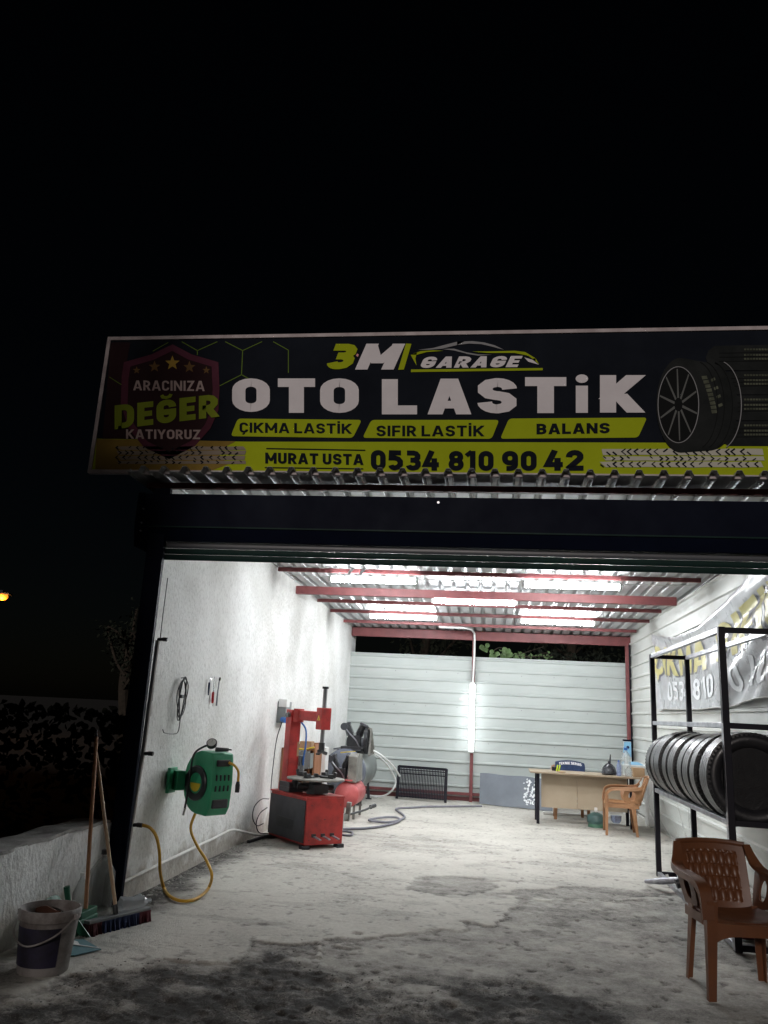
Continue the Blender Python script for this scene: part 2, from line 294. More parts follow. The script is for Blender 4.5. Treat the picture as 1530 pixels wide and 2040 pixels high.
def glyph(ch,t):
    """strokes of a bold rounded grotesque: list of (polyline, closed); cap height 1; t = stroke; returns strokes,width"""
    h=t/2; w=.42+t; r=.2
    def rrect(x0,y0,x1,y1,r): return _arc(x1-r,y1-r,r,r,90,0)+_arc(x1-r,y0+r,r,r,0,-90)+_arc(x0+r,y0+r,r,r,270,180)+_arc(x0+r,y1-r,r,r,180,90)
    L,B,T=h,h,1-h
    if ch in 'O0': w=(.46 if ch=='O' else .41)+t; return [(rrect(h,B,w-h,T,.205 if ch=='0' else .225),True)],w
    R=w-h
    if ch in 'CÇG':
        p=_arc(R-r,T-r,r,r,-5,90)+_arc(L+r,T-r,r,r,90,180)+_arc(L+r,B+r,r,r,180,270)+_arc(R-r,B+r,r,r,270,365)
        if ch=='G': p=_arc(R-r,T-r,r,r,-5,90)+_arc(L+r,T-r,r,r,90,180)+_arc(L+r,B+r,r,r,180,270)+_arc(R-r,B+r,r,r,270,360)+[(R,.47),(R-.3,.47)]
        S=[(p,False)]
        if ch=='Ç': S.append(([(w/2+.02,.03),(w/2+.02,-.1),(w/2-.1,-.17)],False,.6))
        return S,w
    if ch=='Ğ': S,w=glyph('G',t); return S+[([(.17,1.22),(.22,1.12),(.33,1.09),(.44,1.12),(.49,1.22)],False,.5)],w
    if ch=='I': return [([(h,0),(h,1)],False)],t
    if ch in 'İi': return [([(h,0),(h,1 if ch=='İ' else .8)],False),([(h,1.08),(h,1.25)],False,.95)],t
    if ch=='L': return [([(L,1),(L,h),(.55,h)],False)],.55
    if ch=='T': return [([(0,T),(.62,T)],False),([(.31,T),(.31,0)],False)],.62
    if ch=='E': return [([(.54,T),(L,T),(L,B),(.54,B)],False),([(L,.5),(.5,.5)],False,.92)],.54
    if ch=='F': return [([(.54,T),(L,T),(L,0)],False),([(L,.47),(.5,.47)],False,.92)],.54
    if ch=='A': w=.74; return [([(h*1.02,0),(w/2-.02,1)],False,1.0),([(w-h*1.02,0),(w/2+.02,1)],False,1.0),([(.2,.27),(w-.2,.27)],False,.85)],w
    if ch=='K': w=.68; return [([(L,0),(L,1)],False),([(L,.36),(w-h,1.0)],False),([(.28,.5),(w-h,0)],False)],w
    if ch=='N': w=.68; return [([(L,0),(L,1)],False),([(w-h,0),(w-h,1)],False),([(L,1-.02),(w-h,.02)],False,.95)],w
    if ch=='M': w=.84; return [([(L,0),(L,1)],False),([(w-h,0),(w-h,1)],False),([(h*.9,.97),(w/2,.24)],False,.9),([(w-h*.9,.97),(w/2,.24)],False,.9)],w
    if ch=='U': return [([(L,1)]+_arc(L+r,B+r,r,r,180,270)+_arc(R-r,B+r,r,r,270,360)+[(R,1)],False)],w
    if ch=='D': return [([(L,0)]+[(L,T)]+_arc(R-.22,T-.22,.22,.22,90,0)+_arc(R-.22,B+.22,.22,.22,0,-90)+[(L,B)],False)],w
    if ch in 'BPR':
        m_=.5 if ch=='B' else .44; k=(T-m_)/2
        S=[([(L,0),(L,T)]+_arc(R-k-.02,T-k,k,k,90,-90)+[(L,m_)],False)]
        if ch=='B': k2=(m_-B)/2; S.append(([(L,B)]+_arc(R-k2,B+k2,k2,k2,-90,90)+[(L,m_)],False))
        if ch=='R': S.append(([(.3,m_),(w-h*.9,0)],False))
        return S,w
    if ch=='S' : 
        k=(T-.5)/2; p=_arc(R-r,T-k,r,k,0,90)+_arc(L+r,T-k,r,k,90,270)+_arc(R-r,.5-k,r,k,90,-90)+_arc(L+r,B+k,r,k,270,180); return [(p,False)],w
    if ch=='Z': return [([(.02,T),(.5,T),(.09,B),(.58,B)],False)],.6
    if ch=='Y': w=.66; return [([(h*.8,1),(w/2,.42)],False),([(w-h*.8,1),(w/2,.42)],False),([(w/2,.48),(w/2,0)],False)],w
    if ch=='1': return [([(.0,.76),(.36-h,.97)],False,.85),([(.4-h,0),(.4-h,1)],False)],.42
    if ch=='2': return [(_arc(L+r,T-r,r,r,185,90)+_arc(R-r,T-r,r,r,90,-35)+[(L+.02,B+.04),(L+.05,B),(w,B)],False)],w
    if ch=='3': k=(T-.52)/2; k2=(.52-B)/2; return [([(.05,T)]+_arc(R-k-.02,T-k,k,k,90,-90)+[(.2,.52)],False),([(.2,.52)]+_arc(R-k2,B+k2,k2,k2,90,-90)+_arc(L+.16,B+.16,.16,.16,270,190),False)],w
    if ch=='4': return [([(.36,1),(.09,.3),(.66,.3)],False),([(.46,.62),(.46,0)],False)],.66
    if ch=='5': k=(.62-B)/2; return [([(.56,T),(L+.03,T),(L+.02,.62)]+_arc(R-k,B+k,k,k,90,-90)+_arc(L+.16,B+.16,.16,.16,270,190),False)],w
    if ch=='8': k=(T-.52)/2; k2=(.52-B)/2; return [(rrect(L+.02,.52,R-.02,T,k*.98),True),(rrect(L,B,R,.52,k2*.98),True)],w
    if ch=='9': return [([(L+.06,B),(R-.22,B)]+_arc(R-.2,B+.2,.2,.2,-90,0)+[(R,.6)],False),(rrect(L,.4,R,T,.2),True)],w
    if ch=='6': return [([(R-.06,T),(L+.2,T)]+_arc(L+.2,T-.2,.2,.2,90,180)+[(L,.4)],False),(rrect(L,B,R,.6,.2),True)],w
    if ch=='-': return [([(0,.45),(.35,.45)],False)],.35
    if ch=='&': return [(rrect(.12,.55,.48,T,.16),True),([(.62,0),(.14,.62)],False),(_arc(.28,.28,.2,.22,120,300)+[(.6,.45)],False)],.64
    return [],.3
def stroke(pl,closed,t):
    P=[Vector((p[0],p[1])) for p in pl]; Q=[P[0]]
    for p in P[1:]:
        if (p-Q[-1]).length>1e-4: Q.append(p)
    if closed and (Q[0]-Q[-1]).length<1e-4: Q.pop()
    n=len(Q); A=[];B=[]
    if n==2 and not closed and abs(Q[1].y-Q[0].y)>.3 and abs(Q[1].x-Q[0].x)>.03:
        hw=t/2*(Q[1]-Q[0]).length/abs(Q[1].y-Q[0].y); e=Vector((hw,0)); return [Q[0]-e,Q[0]+e,Q[1]+e,Q[1]-e],[(0,1,2,3)]
    for i in range(n):
        if closed or 0<i<n-1:
            d0=(Q[i]-Q[i-1]).normalized(); d1=(Q[(i+1)%n]-Q[i]).normalized()
        elif i==0: d0=d1=(Q[1]-Q[0]).normalized()
        else: d0=d1=(Q[-1]-Q[-2]).normalized()
        n0=Vector((-d0.y,d0.x)); n1=Vector((-d1.y,d1.x)); m_=(n0+n1); m_=m_.normalized() if m_.length>1e-6 else n0; s_=min(1/max(m_.dot(n0),.3),2.2)
        A.append(Q[i]+m_*t/2*s_); B.append(Q[i]-m_*t/2*s_)
    f=[(i,(i+1)%n,n+(i+1)%n,n+i) for i in range(n if closed else n-1)]
    return A+B,f
def put_text(mb,s,fn,wt=.2,shear=0,depth=None,gap=.11):
    """bold lettering; fn(u,v,layer) gives the place of a point: u over the width, v over the cap height"""
    x=0; out=[]; lay=0
    for ch in s:
        if ch==' ': x+=.22; continue
        S,w=glyph(ch,wt)
        for st in S:
            vs,f=stroke(st[0],st[1],wt*(st[2] if len(st)>2 else 1)); out.append(([(x+v.x,v.y) for v in vs],f,lay)); lay+=1
        x+=w+gap
    W_=x-gap
    for vs,f,l in out:
        mb.add([fn((a+shear*b)/(W_+ (shear if shear else 0)),b)+Vector((0,-.00012*(l%4),0))*(1 if depth is None else depth) for a,b in vs],f)
def quadfn(BL,BR,TL,TR):
    BL,BR,TL,TR=map(Vector,(BL,BR,TL,TR))
    return lambda u,v: (BL*(1-u)+BR*u)*(1-v)+(TL*(1-u)+TR*u)*v
# ------------------------------------------------------------------ noise for the ground
def vnoise(x,y,sc,seed=0):
    r=np.random.RandomState(seed); T=r.rand(256,256); x=x*sc+500; y=y*sc+500
    xi=np.floor(x).astype(int); yi=np.floor(y).astype(int); fx=x-xi; fy=y-yi; fx=fx*fx*(3-2*fx); fy=fy*fy*(3-2*fy)
    g=lambda a,b: T[a%256,b%256]
    return (g(xi,yi)*(1-fx)+g(xi+1,yi)*fx)*(1-fy)+(g(xi,yi+1)*(1-fx)+g(xi+1,yi+1)*fx)*fy
def fbm(x,y,sc,o=5,seed=0,gain=.5):
    a=1; s=0; t=0
    for i in range(o): s=s+a*vnoise(x,y,sc*2**i,seed+i); t+=a; a*=gain
    return s/t
def sstep(a,b,x): t=np.clip((x-a)/(b-a),0,1); return t*t*(3-2*t)
def ground():
    xs=np.linspace(-4.2,3.6,521); 
    ys=np.concatenate([np.linspace(3.2,9,480),np.linspace(9,16.4,260)[1:]])
    X,Y=np.meshgrid(xs,ys,indexing='ij')
    # picture position of each floor point, used once to lay out the slabs where the photo shows them
    d=np.stack([X,Y,np.full_like(X,-H)],-1); zc=d@cf; PX=765+FPX*(d@cr)/zc; PY=1020-FPX*(d@cu)/zc
    wob=(fbm(X,Y,2.2,7,3,.58)-.5); wob2=(fbm(X,Y,7,5,21,.62)-.5)
    hgt=4.0/np.maximum(Y,3)       # shrink wobble with distance (pixels)
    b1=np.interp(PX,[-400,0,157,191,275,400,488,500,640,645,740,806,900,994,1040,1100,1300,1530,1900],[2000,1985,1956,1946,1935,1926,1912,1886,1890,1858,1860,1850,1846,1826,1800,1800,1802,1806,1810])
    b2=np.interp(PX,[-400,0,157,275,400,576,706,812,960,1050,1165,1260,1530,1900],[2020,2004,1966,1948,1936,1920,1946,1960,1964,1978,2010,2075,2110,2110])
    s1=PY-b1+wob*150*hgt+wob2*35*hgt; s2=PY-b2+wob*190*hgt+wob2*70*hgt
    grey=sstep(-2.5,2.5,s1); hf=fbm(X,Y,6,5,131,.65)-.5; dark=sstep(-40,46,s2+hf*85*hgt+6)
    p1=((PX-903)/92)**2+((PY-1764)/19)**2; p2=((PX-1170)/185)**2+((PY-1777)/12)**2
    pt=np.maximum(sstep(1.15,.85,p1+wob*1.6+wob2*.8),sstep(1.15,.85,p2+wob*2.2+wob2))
    grey2=np.maximum(grey,pt*.9)
    # dirt gathered along the left wall, thin worn flakes over the screed
    wl=sstep(.42,.12,(X+2.78)+wob*.55)*(X>-2.8)*sstep(10.5,8,Y)*sstep(5.6,6.1,Y)
    fl=fbm(X*.55,Y*1.5,3.2,5,44); flake=sstep(.61,.635,fl)*sstep(13.5,11,Y)*.55
    pits=sstep(.70,.76,fbm(X,Y,16,3,60))
    soil=sstep(.1,-.3,(X+2.5)+wob*.8)*sstep(4.9,4.5,Y+wob)*1.0
    cr1=np.abs(fbm(X*.8,Y,1.1,5,71)-.5); crack=sstep(.006,.0,cr1)*.5
    mid=fbm(X,Y,1.4,5,9)
    z=.0-.013*grey2-.008*dark-.005*flake-.006*pits*(.4+grey)-.006*crack
    z+= (fbm(X,Y,9,5,80)-.5)*(.004+.004*grey+.034*dark) + (mid-.5)*.010
    z+= (vnoise(X,Y,30,90)-.5)*.016*dark + (vnoise(X,Y,17,93)-.5)*.006*grey
    z+= sstep(.5,.75,p1)*sstep(1.5,1.0,p1)*.007*(PY>1762)
    z-= .004
    wear_shade=np.clip(.12+grey2*(.24+.5*np.clip(hf,-.2,.3))+dark*(.42+.7*np.clip(hf,-.3,.3))+flake*.22+pits*.25+wl*.55+crack*.3+soil*.5+(mid-.5)*.35,0,1)
    edge=np.exp(-(s1/3.2)**2)*sstep(.42,.6,fbm(X,Y,1.7,4,201))+np.exp(-((p1-1.05+wob*1.6+wob2*.8)/.16)**2)*(PY>1762)+np.exp(-((p2-1.05+wob*2.2+wob2)/.3)**2)*(PY>1776)*.8  # shade under the chipped slab lips, painted as dark lines
    wear_shade=np.clip(wear_shade+edge*.30+pt*.10,0,1); z-=.006*edge
    nx,ny=X.shape; vs=np.stack([X,Y,z],-1).reshape(-1,3).astype(np.float32)
    idx=np.arange(nx*ny).reshape(nx,ny); q=np.stack([idx[:-1,:-1],idx[1:,:-1],idx[1:,1:],idx[:-1,1:]],-1).reshape(-1,4)
    me=bpy.data.meshes.new('ground'); me.vertices.add(len(vs)); me.vertices.foreach_set('co',vs.ravel())
    me.loops.add(q.size); me.loops.foreach_set('vertex_index',q.ravel().astype(np.int32))
    me.polygons.add(len(q)); me.polygons.foreach_set('loop_start',np.arange(0,q.size,4,dtype=np.int32)); me.polygons.foreach_set('loop_total',np.full(len(q),4,dtype=np.int32))
    me.update(); me.validate(); me.shade_smooth()
    at=me.attributes.new('wear','FLOAT','POINT'); at.data.foreach_set('value',wear_shade.ravel().astype(np.float32))
    m=bpy.data.materials.new('worn_screed'); m.use_nodes=True; t=m.node_tree; b=t.nodes['Principled BSDF']; b.inputs['Roughness'].default_value=.88; b.inputs['Specular IOR Level'].default_value=.3
    a=t.nodes.new('ShaderNodeAttribute'); a.attribute_name='wear'; tc=t.nodes.new('ShaderNodeTexCoord')
    n=t.nodes.new('ShaderNodeTexNoise'); n.inputs['Scale'].default_value=26; n.inputs['Detail'].default_value=8; n.inputs['Roughness'].default_value=.7; t.links.new(tc.outputs['Object'],n.inputs['Vector'])
    n2=t.nodes.new('ShaderNodeTexNoise'); n2.inputs['Scale'].default_value=3.5; n2.inputs['Detail'].default_value=7; n2.inputs['Roughness'].default_value=.7; t.links.new(tc.outputs['Object'],n2.inputs['Vector'])
    ma=t.nodes.new('ShaderNodeMath'); ma.operation='MULTIPLY_ADD'; ma.inputs[1].default_value=.62; t.links.new(n.outputs[0],ma.inputs[0]); t.links.new(a.outputs['Fac'],ma.inputs[2])
    mb=t.nodes.new('ShaderNodeMath'); mb.operation='MULTIPLY_ADD'; mb.inputs[1].default_value=.45; t.links.new(n2.outputs[0],mb.inputs[0]); t.links.new(ma.outputs[0],mb.inputs[2])
    sb=t.nodes.new('ShaderNodeMath'); sb.operation='SUBTRACT'; sb.inputs[1].default_value=.52; t.links.new(mb.outputs[0],sb.inputs[0])
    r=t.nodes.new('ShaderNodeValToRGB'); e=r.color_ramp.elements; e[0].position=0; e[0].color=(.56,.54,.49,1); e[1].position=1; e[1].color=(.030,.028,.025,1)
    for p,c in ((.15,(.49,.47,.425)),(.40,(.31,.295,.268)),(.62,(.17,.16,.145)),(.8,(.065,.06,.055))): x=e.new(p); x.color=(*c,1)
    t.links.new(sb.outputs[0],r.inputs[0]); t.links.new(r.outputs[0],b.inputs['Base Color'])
    n5=t.nodes.new('ShaderNodeTexNoise'); n5.inputs['Scale'].default_value=95; n5.inputs['Detail'].default_value=6; n5.inputs['Roughness'].default_value=.75; t.links.new(tc.outputs['Object'],n5.inputs['Vector'])
    w5=t.nodes.new('ShaderNodeMath'); w5.operation='MULTIPLY_ADD'; w5.inputs[1].default_value=1.3; w5.inputs[2].default_value=.25; t.links.new(a.outputs['Fac'],w5.inputs[0])
    c5=t.nodes.new('ShaderNodeMath'); c5.operation='SUBTRACT'; c5.inputs[1].default_value=.5; t.links.new(n5.outputs[0],c5.inputs[0])
    k5=t.nodes.new('ShaderNodeMath'); k5.operation='MULTIPLY'; t.links.new(c5.outputs[0],k5.inputs[0]); t.links.new(w5.outputs[0],k5.inputs[1])
    s5=t.nodes.new('ShaderNodeMath'); s5.operation='ADD'; t.links.new(sb.outputs[0],s5.inputs[0]); t.links.new(k5.outputs[0],s5.inputs[1]); t.links.new(s5.outputs[0],r.inputs[0])
    h5=t.nodes.new('ShaderNodeMath'); h5.operation='ADD'; t.links.new(n.outputs[0],h5.inputs[0]); t.links.new(n5.outputs[0],h5.inputs[1])
    bp=t.nodes.new('ShaderNodeBump'); bp.inputs['Strength'].default_value=.8; bp.inputs['Distance'].default_value=.010; t.links.new(h5.outputs[0],bp.inputs['Height']); t.links.new(bp.outputs[0],b.inputs['Normal'])
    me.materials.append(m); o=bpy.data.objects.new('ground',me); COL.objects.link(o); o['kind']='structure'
    return X,Y,z,wear_shade,dark
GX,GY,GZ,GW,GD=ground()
mb=MB(); mb.face([(-300,-300,-.09),(300,-300,-.09),(300,600,-.09),(-300,600,-.09)]); o=mb.build('terrain','soil'); o['kind']='structure'
def gz(x,y):
    i=int(np.clip(np.searchsorted(GX[:,0],x),0,GX.shape[0]-1)); j=int(np.clip(np.searchsorted(GY[0],y),0,GX.shape[1]-1)); return float(GZ[i,j])
# loose stones: uncountable
def stones(name,pts,material):
    mb=MB()
    for x,y,r in pts:
        n=5; a0=random.random()*6; vs=[]
        for zz,k in ((0,1.0),(.55,.85)):
            for j in range(n): a=a0+j*2*math.pi/n; q=r*k*random.uniform(.7,1.2); vs.append((x+q*math.cos(a),y+q*math.sin(a),gz(x,y)-.4*r+zz*r))
        vs.append((x,y,gz(x,y)+r*random.uniform(.3,.6)))
        mb.add(vs,[(j,(j+1)%n,n+(j+1)%n,n+j) for j in range(n)]+[(n+j,n+(j+1)%n,2*n) for j in range(n)])
    o=mb.build(name,material); o['kind']='stuff'; return o
CL=.9*(fbm(GX,GY,2.5,3,5)>.5)
pts=[]
while len(pts)<6500:
    i=random.randrange(GX.shape[0]); j=random.randrange(GX.shape[1])
    if random.random()<.0022+GD[i,j]*CL[i,j]: pts.append((GX[i,j],GY[i,j],random.choice([.002,.003,.003,.004,.005,.008])))
g=stones('gravel',pts,'gravel'); tag(g,'loose dark grit scattered over the broken ground in front','gravel')
pts=[(-2.76+abs(random.gauss(0,.10)),random.uniform(6.2,9.8),random.choice([.004,.006,.009,.014,.02])) for _ in range(420)]
g=stones('rubble',pts,'rubble'); tag(g,'crumbs of mortar along the foot of the stucco wall','rubble')

# ------------------------------------------------------------------ the garage building
LX,RX,BY,FY=-2.78,2.52,15.4,6.1
def zr(y): return 3.245-.0228*(y-9.4)
G=thing('garage_building','open-fronted tyre garage with white stucco left wall, pale ribbed sheet walls and sheet roof','building',(0,6.1,0))
mb=MB(); mb.grid(lambda u,v:(LX+ .006*math.sin(u*23+v*9),6.22+u*(15.9-6.22),-.05+v*3.45),60,24,thick=(-.1,0,0)); mb.build('left_wall','stucco',G,smooth=True)
roof=MB(); 
def rib_profile(x0,n,pitch,w,h,tw):
    p=[]
    for k in range(n):
        a=x0+k*pitch; p+=[(a,0),(a+pitch-w,0),(a+pitch-w+(w-tw)/2,h),(a+pitch-(w-tw)/2,h)]
    p.append((x0+n*pitch,0)); return p
rf=MB(); rf.box((-3.04,5.9,3.40),(3.08,5.905,3.401)); 
ROOF=MB(); ROOF.bar((-3.03,5.93,zr(5.93)+.01),(-3.03,15.7,zr(15.7)+.01),.012,.05); ROOF=ROOF.build('roof','zinc',G)
for k in range(7):
    x0=-3.04+k*.9; mb=MB(); pr=rib_profile(x0,5,.18,.075,.045,.034)
    dz=.0016*(k%2)
    vs=[(x,y,zr(y)+z+dz) for y in (5.88,8.3,10.7,13.1,15.75) for x,z in pr]; n=len(pr)
    mb.add(vs+[(v[0],v[1],v[2]+.0012) for v in vs],[(i*n+j,i*n+j+1,(i+1)*n+j+1,(i+1)*n+j) for i in range(4) for j in range(n-1)]+[(5*n+i*n+j,5*n+i*n+j+1,5*n+(i+1)*n+j+1,5*n+(i+1)*n+j) for i in range(4) for j in range(n-1)]+[(j,j+1,5*n+j+1,5*n+j) for j in range(n-1)])
    mb.build('roof_panel','zinc',ROOF)
# purlins and beams of red steel
def purl(y,x0,x1,h,name,w=.05,top=None):
    t=(zr(y)-.004) if top is None else top
    mb=MB(); mb.box((x0,y-w/2,t-h),(x1,y+w/2,t)); return mb.build(name,'red_steel',G,bevel=.003)
purl(6.19,-2.98,2.98,.05,'purlin',.05)
purl(9.70,LX+.02,2.42,.05,'purlin'); purl(12.1,LX+.01,2.44,.05,'purlin'); purl(13.15,LX+.01,2.46,.05,'purlin'); purl(14.4,LX+.01,2.47,.05,'purlin')
purl(7.9,LX+.01,2.42,.05,'purlin')
purl(10.75,LX+.01,2.36,.11,'main_beam',.08,zr(10.75)-.055)
purl(BY-.03,LX+.01,RX+.02,.17,'back_beam',.08,zr(BY)-.012)
# roof screws / stubs hanging by the first light, cable clips
# back wall: ribbed sheet, laid horizontally, open gap above
BW=MB(); BW.box((LX,BY+.03,-.02),(RX,BY+.06,.09)); BW=BW.build('back_wall','red_steel',G)
def vprofile(z0,n,pitch,w,h,tw):
    return [(z,-d) for z,d in rib_profile(z0,n,pitch,w,h,tw)]
def back_sheet(z0,n,name='sheet_panel',dy=0):
    pr=vprofile(z0,n,.21,.052,.026,.026); mb=MB(); m_=len(pr); xs=[LX+.002+(RX-LX-.004)*i/14 for i in range(15)]
    f=lambda x,z:.004*math.sin(x*2.3+z*7)+.003*math.sin(x*6.1-z*3)
    vs=[(x,BY+y+dy+f(x,z),z) for x in xs for z,y in pr]
    mb.add(vs,[(i*m_+j,i*m_+j+1,(i+1)*m_+j+1,(i+1)*m_+j) for i in range(14) for j in range(m_-1)])
    return mb.build(name,'sheet',BW)
back_sheet(.07,4); back_sheet(.91,4,dy=-.002); back_sheet(1.75,4,dy=.0)
mb=MB()
for z in (.40,1.03,1.66,2.29):
    for k in range(9): x=LX+.3+.6*k; mb.cyl((x,BY-.001,z),(x,BY-.011,z),.008,6)
mb.build('screw_heads','mid_grey',BW)['kind']='stuff'
mb=MB(); mb.box((LX,BY-.03,2.585),(RX,BY-.002,2.60)); mb.box((LX,BY-.002,2.585),(RX,BY+.004,2.615)); mb.build('edge_trim','sheet',BW)
mb=MB(); mb.box((LX+.01,BY-.055,.10),(RX-.03,BY-.03,.15)); mb.build('bottom_rail','red_steel',BW)
mb=MB(); mb.box((-.415,BY-.09,-.02),(-.355,BY-.035,3.0)); mb.build('centre_post','red_steel',G,bevel=.004)
mb=MB(); mb.box((2.41,BY-.13,-.02),(2.47,BY-.07,2.94)); mb.build('corner_post','red_steel',G,bevel=.004)
mb=MB(); mb.box((2.472,BY-.13,-.02),(2.50,BY-.10,2.94)); mb.build('corner_flashing','black_steel',G)
# right wall
RW=MB(); RW.box((RX+.03,6.2,-.02),(RX+.05,15.6,.06)); RW=RW.build('right_wall','pipe_white',G)
for z0,n in ((.05,5),(1.10,5),(2.15,5)):
    pr=[(z,-d) for z,d in rib_profile(z0,n,.21,.052,.026,.026)]; mb=MB(); m_=len(pr); ys=[6.2+9.18*i/26 for i in range(27)]
    f=lambda y,z:.006*math.sin(y*1.9+z*4)+.004*math.sin(y*5.3-z*3)
    mb.add([(RX+x+f(y,z)-(.002 if z0==1.10 else 0),y,z) for y in ys for z,x in pr],[(i*m_+j,i*m_+j+1,(i+1)*m_+j+1,(i+1)*m_+j) for i in range(26) for j in range(m_-1)])
    mb.build('sheet_panel','sheet_r',RW)
mb=MB(); mb.box((RX-.03,8.5,0),(RX-.005,15.2,.025)); mb.build('floor_trim','pipe_white',RW)
# front posts
for x0,x1 in ((-2.87,-2.725),(2.56,2.74)):
    mb=MB(); mb.box((x0,FY-.02,-.03),(x1,FY+.03,3.24)); mb.build('front_post','navy',G,bevel=.006)
# bent brackets hanging at the first lights
for x in (-1.83,-1.68):
    mb=MB(); p=Vector((x,9.66,zr(9.7)-.02)); mb.bar(p+Vector((.05,.0,.03)),p+Vector((-.02,-.06,-.10)),.035,.004,up=(0,1,0)); mb.build('hanging_strap','zinc',G)

# roller shutter above the opening
S=thing('roller_shutter','dark blue-grey roller shutter box with rolled-up slats over the garage opening','shutter',(0,6.1,2.6))
prof=[(6.06,3.185),(6.06,2.90),(6.10,2.79),(6.34,2.79),(6.42,2.90),(6.42,3.185)]
mb=MB(); mb.prism([(-2.93,y,z) for y,z in prof],(5.75,0,0)); mb.build('shutter_box','navy',S,bevel=.004)
mb=MB(); mb.prism([(-2.99,y,z) for y,z in [(6.05,3.19),(6.05,2.90),(6.09,2.735),(6.36,2.735),(6.44,2.89),(6.44,3.19)]],(.055,0,0)); mb.build('end_cap','navy',S,bevel=.004)
mb=MB(); mb.box((-2.92,6.052,2.895),(2.8,6.058,2.907)); mb.build('box_seam','navy_green',S)
for k in range(3):
    z0=2.785-.05*k; mb=MB(); mb.prism([(-2.86,6.145,z0),(-2.86,6.135,z0-.022),(-2.86,6.145,z0-.046),(-2.86,6.16,z0-.046),(-2.86,6.16,z0)],(5.5,0,0)); mb.build('slat','navy_green' if k else 'slat_edge',S,smooth=True,ang=60)
for x in (-2.9,): 
    for z in (3.05,2.93,2.86):
        mb=MB(); mb.cyl((x-.03,6.062,z),(x-.03,6.045,z),.008,8); mb.build('bolt','bare_steel',S)
mb=MB(); mb.cyl((-.46,6.062,3.14),(-.46,6.05,3.14),.01,8); mb.build('bolt','bare_steel',S)

# low boundary wall at the left
mb=MB(); mb.grid(lambda u,v:(-2.885+.008*math.sin(u*14),3.0+u*3.1,-.06+v*.64),30,8,thick=(-.2,0,0)); LW=thing('boundary_wall','low rough stucco wall with grey concrete top left of the garage post','wall',(-2.98,4.6,0))
mb.build('wall','stucco',LW,smooth=True)
mb=MB(); mb.grid(lambda u,v:(-2.878-.23*v+.006*math.sin(u*37)+.004*math.sin(u*90),2.99+u*3.09,.596+.008*math.sin(u*9)+.004*math.sin(u*41)),60,2,thick=(0,0,-.022)); mb.build('coping','concrete',LW,smooth=True)

# ------------------------------------------------------------------ lights: six lit tubes
def tube_light(p,q,label,group,vertical=False):
    p,q=Vector(p),Vector(q); c=(p+q)/2; t=thing('tube_light',label,'light',c,0,group)
    off=Vector((0,.035,0)) if vertical else Vector((0,0,.035))
    mb=MB(); mb.bar(p+off,q+off,.05,.02,up=(0,1,0) if vertical else (0,0,1)); mb.build('housing','white_plastic',t)
    d=(q-p).normalized(); mb=MB(); mb.tube([p+d*.03,q-d*.03],.046 if vertical else .036,14,flat=1); mb.build('tube','tube_low' if vertical else 'tube',t,smooth=True)
    for a,b in ((p,p+d*.035),(q-d*.035,q)):
        mb=MB(); mb.cyl(a,b,.05 if vertical else .039,14); mb.build('end_cap','white_plastic',t)
    return t
g='fluorescent tubes under the roof purlins'
tube_light((-2.07,9.62,3.09),(-.945,9.62,3.09),'lit ceiling tube on the front purlin, the left one nearest the opening',g)
tube_light((.32,9.62,3.09),(1.50,9.62,3.09),'lit ceiling tube on the front purlin, the right one nearest the opening',g)
tube_light((-.86,10.75,3.02),(.30,10.75,3.02),'lit ceiling tube under the thick red main beam in the middle',g)
tube_light((-2.11,13.15,3.065),(-.93,13.15,3.065),'lit ceiling tube on the far left, third row back',g)
tube_light((.40,13.15,3.065),(1.62,13.15,3.065),'lit ceiling tube on the far right, third row back',g)
tube_light((-.395,BY-.15,.86),(-.395,BY-.15,2.13),'upright lit tube fixed to the red centre post of the back wall','tube standing upright',True)
mb=MB(); mb.tube(spline([(-.39,BY-.13,2.13),(-.375,BY-.13,2.6),(-.375,BY-.13,2.98),(-.40,BY-.2,3.07),(-.5,14.42,3.05),(-1.0,14.44,3.06)],6),.019,8); tag(mb.build('conduit','white_plastic',smooth=True),'white conduit running up the centre post to the roof','pipe')
mb=MB(); mb.tube(spline([(-2.6,9.64,3.13),(-2.1,9.63,3.12),(-.9,9.63,3.12),(.3,9.63,3.12),(2.3,9.64,3.13)],6),.006,6); tag(mb.build('wiring','white_plastic',smooth=True),'thin white cable along the front purlin between the lit tubes','cable')
tg=tag(MB().box((-.635,BY-.035,1.80),(-.565,BY-.031,1.835)).build('sticker','white_plastic'),'small printed sticker on the back wall left of the upright tube','sticker')
sp=MB()
for k in range(3): sp.box((-.63,BY-.037,1.806+k*.009),(-.57,BY-.0355,1.810+k*.009))
sp.build('print_lines','red_plastic',tg)

# ------------------------------------------------------------------ the sign
SY=5.97
SG=thing('shop_sign','long black and lime tyre shop sign board standing on the roof edge','sign',(0,SY,3.35))
zb,zt=3.358,4.56; xl,xr=-3.395,3.45
mb=MB(); mb.box((xl,SY,zb),(xr,SY+.03,zt)); mb.build('panel','s_black',SG)
fw=.028
for a,b in (((xl-.01,SY-.012,zt-.004),(xr,SY+.035,zt+fw)),((xl-.01,SY-.012,zb-fw),(xr,SY+.035,zb+.004)),((xl-fw-.002,SY-.013,zb-fw),(xl+.004,SY+.036,zt+fw))):
    mb=MB(); mb.box(a,b); mb.build('frame_rail','s_frame',SG,bevel=.002)
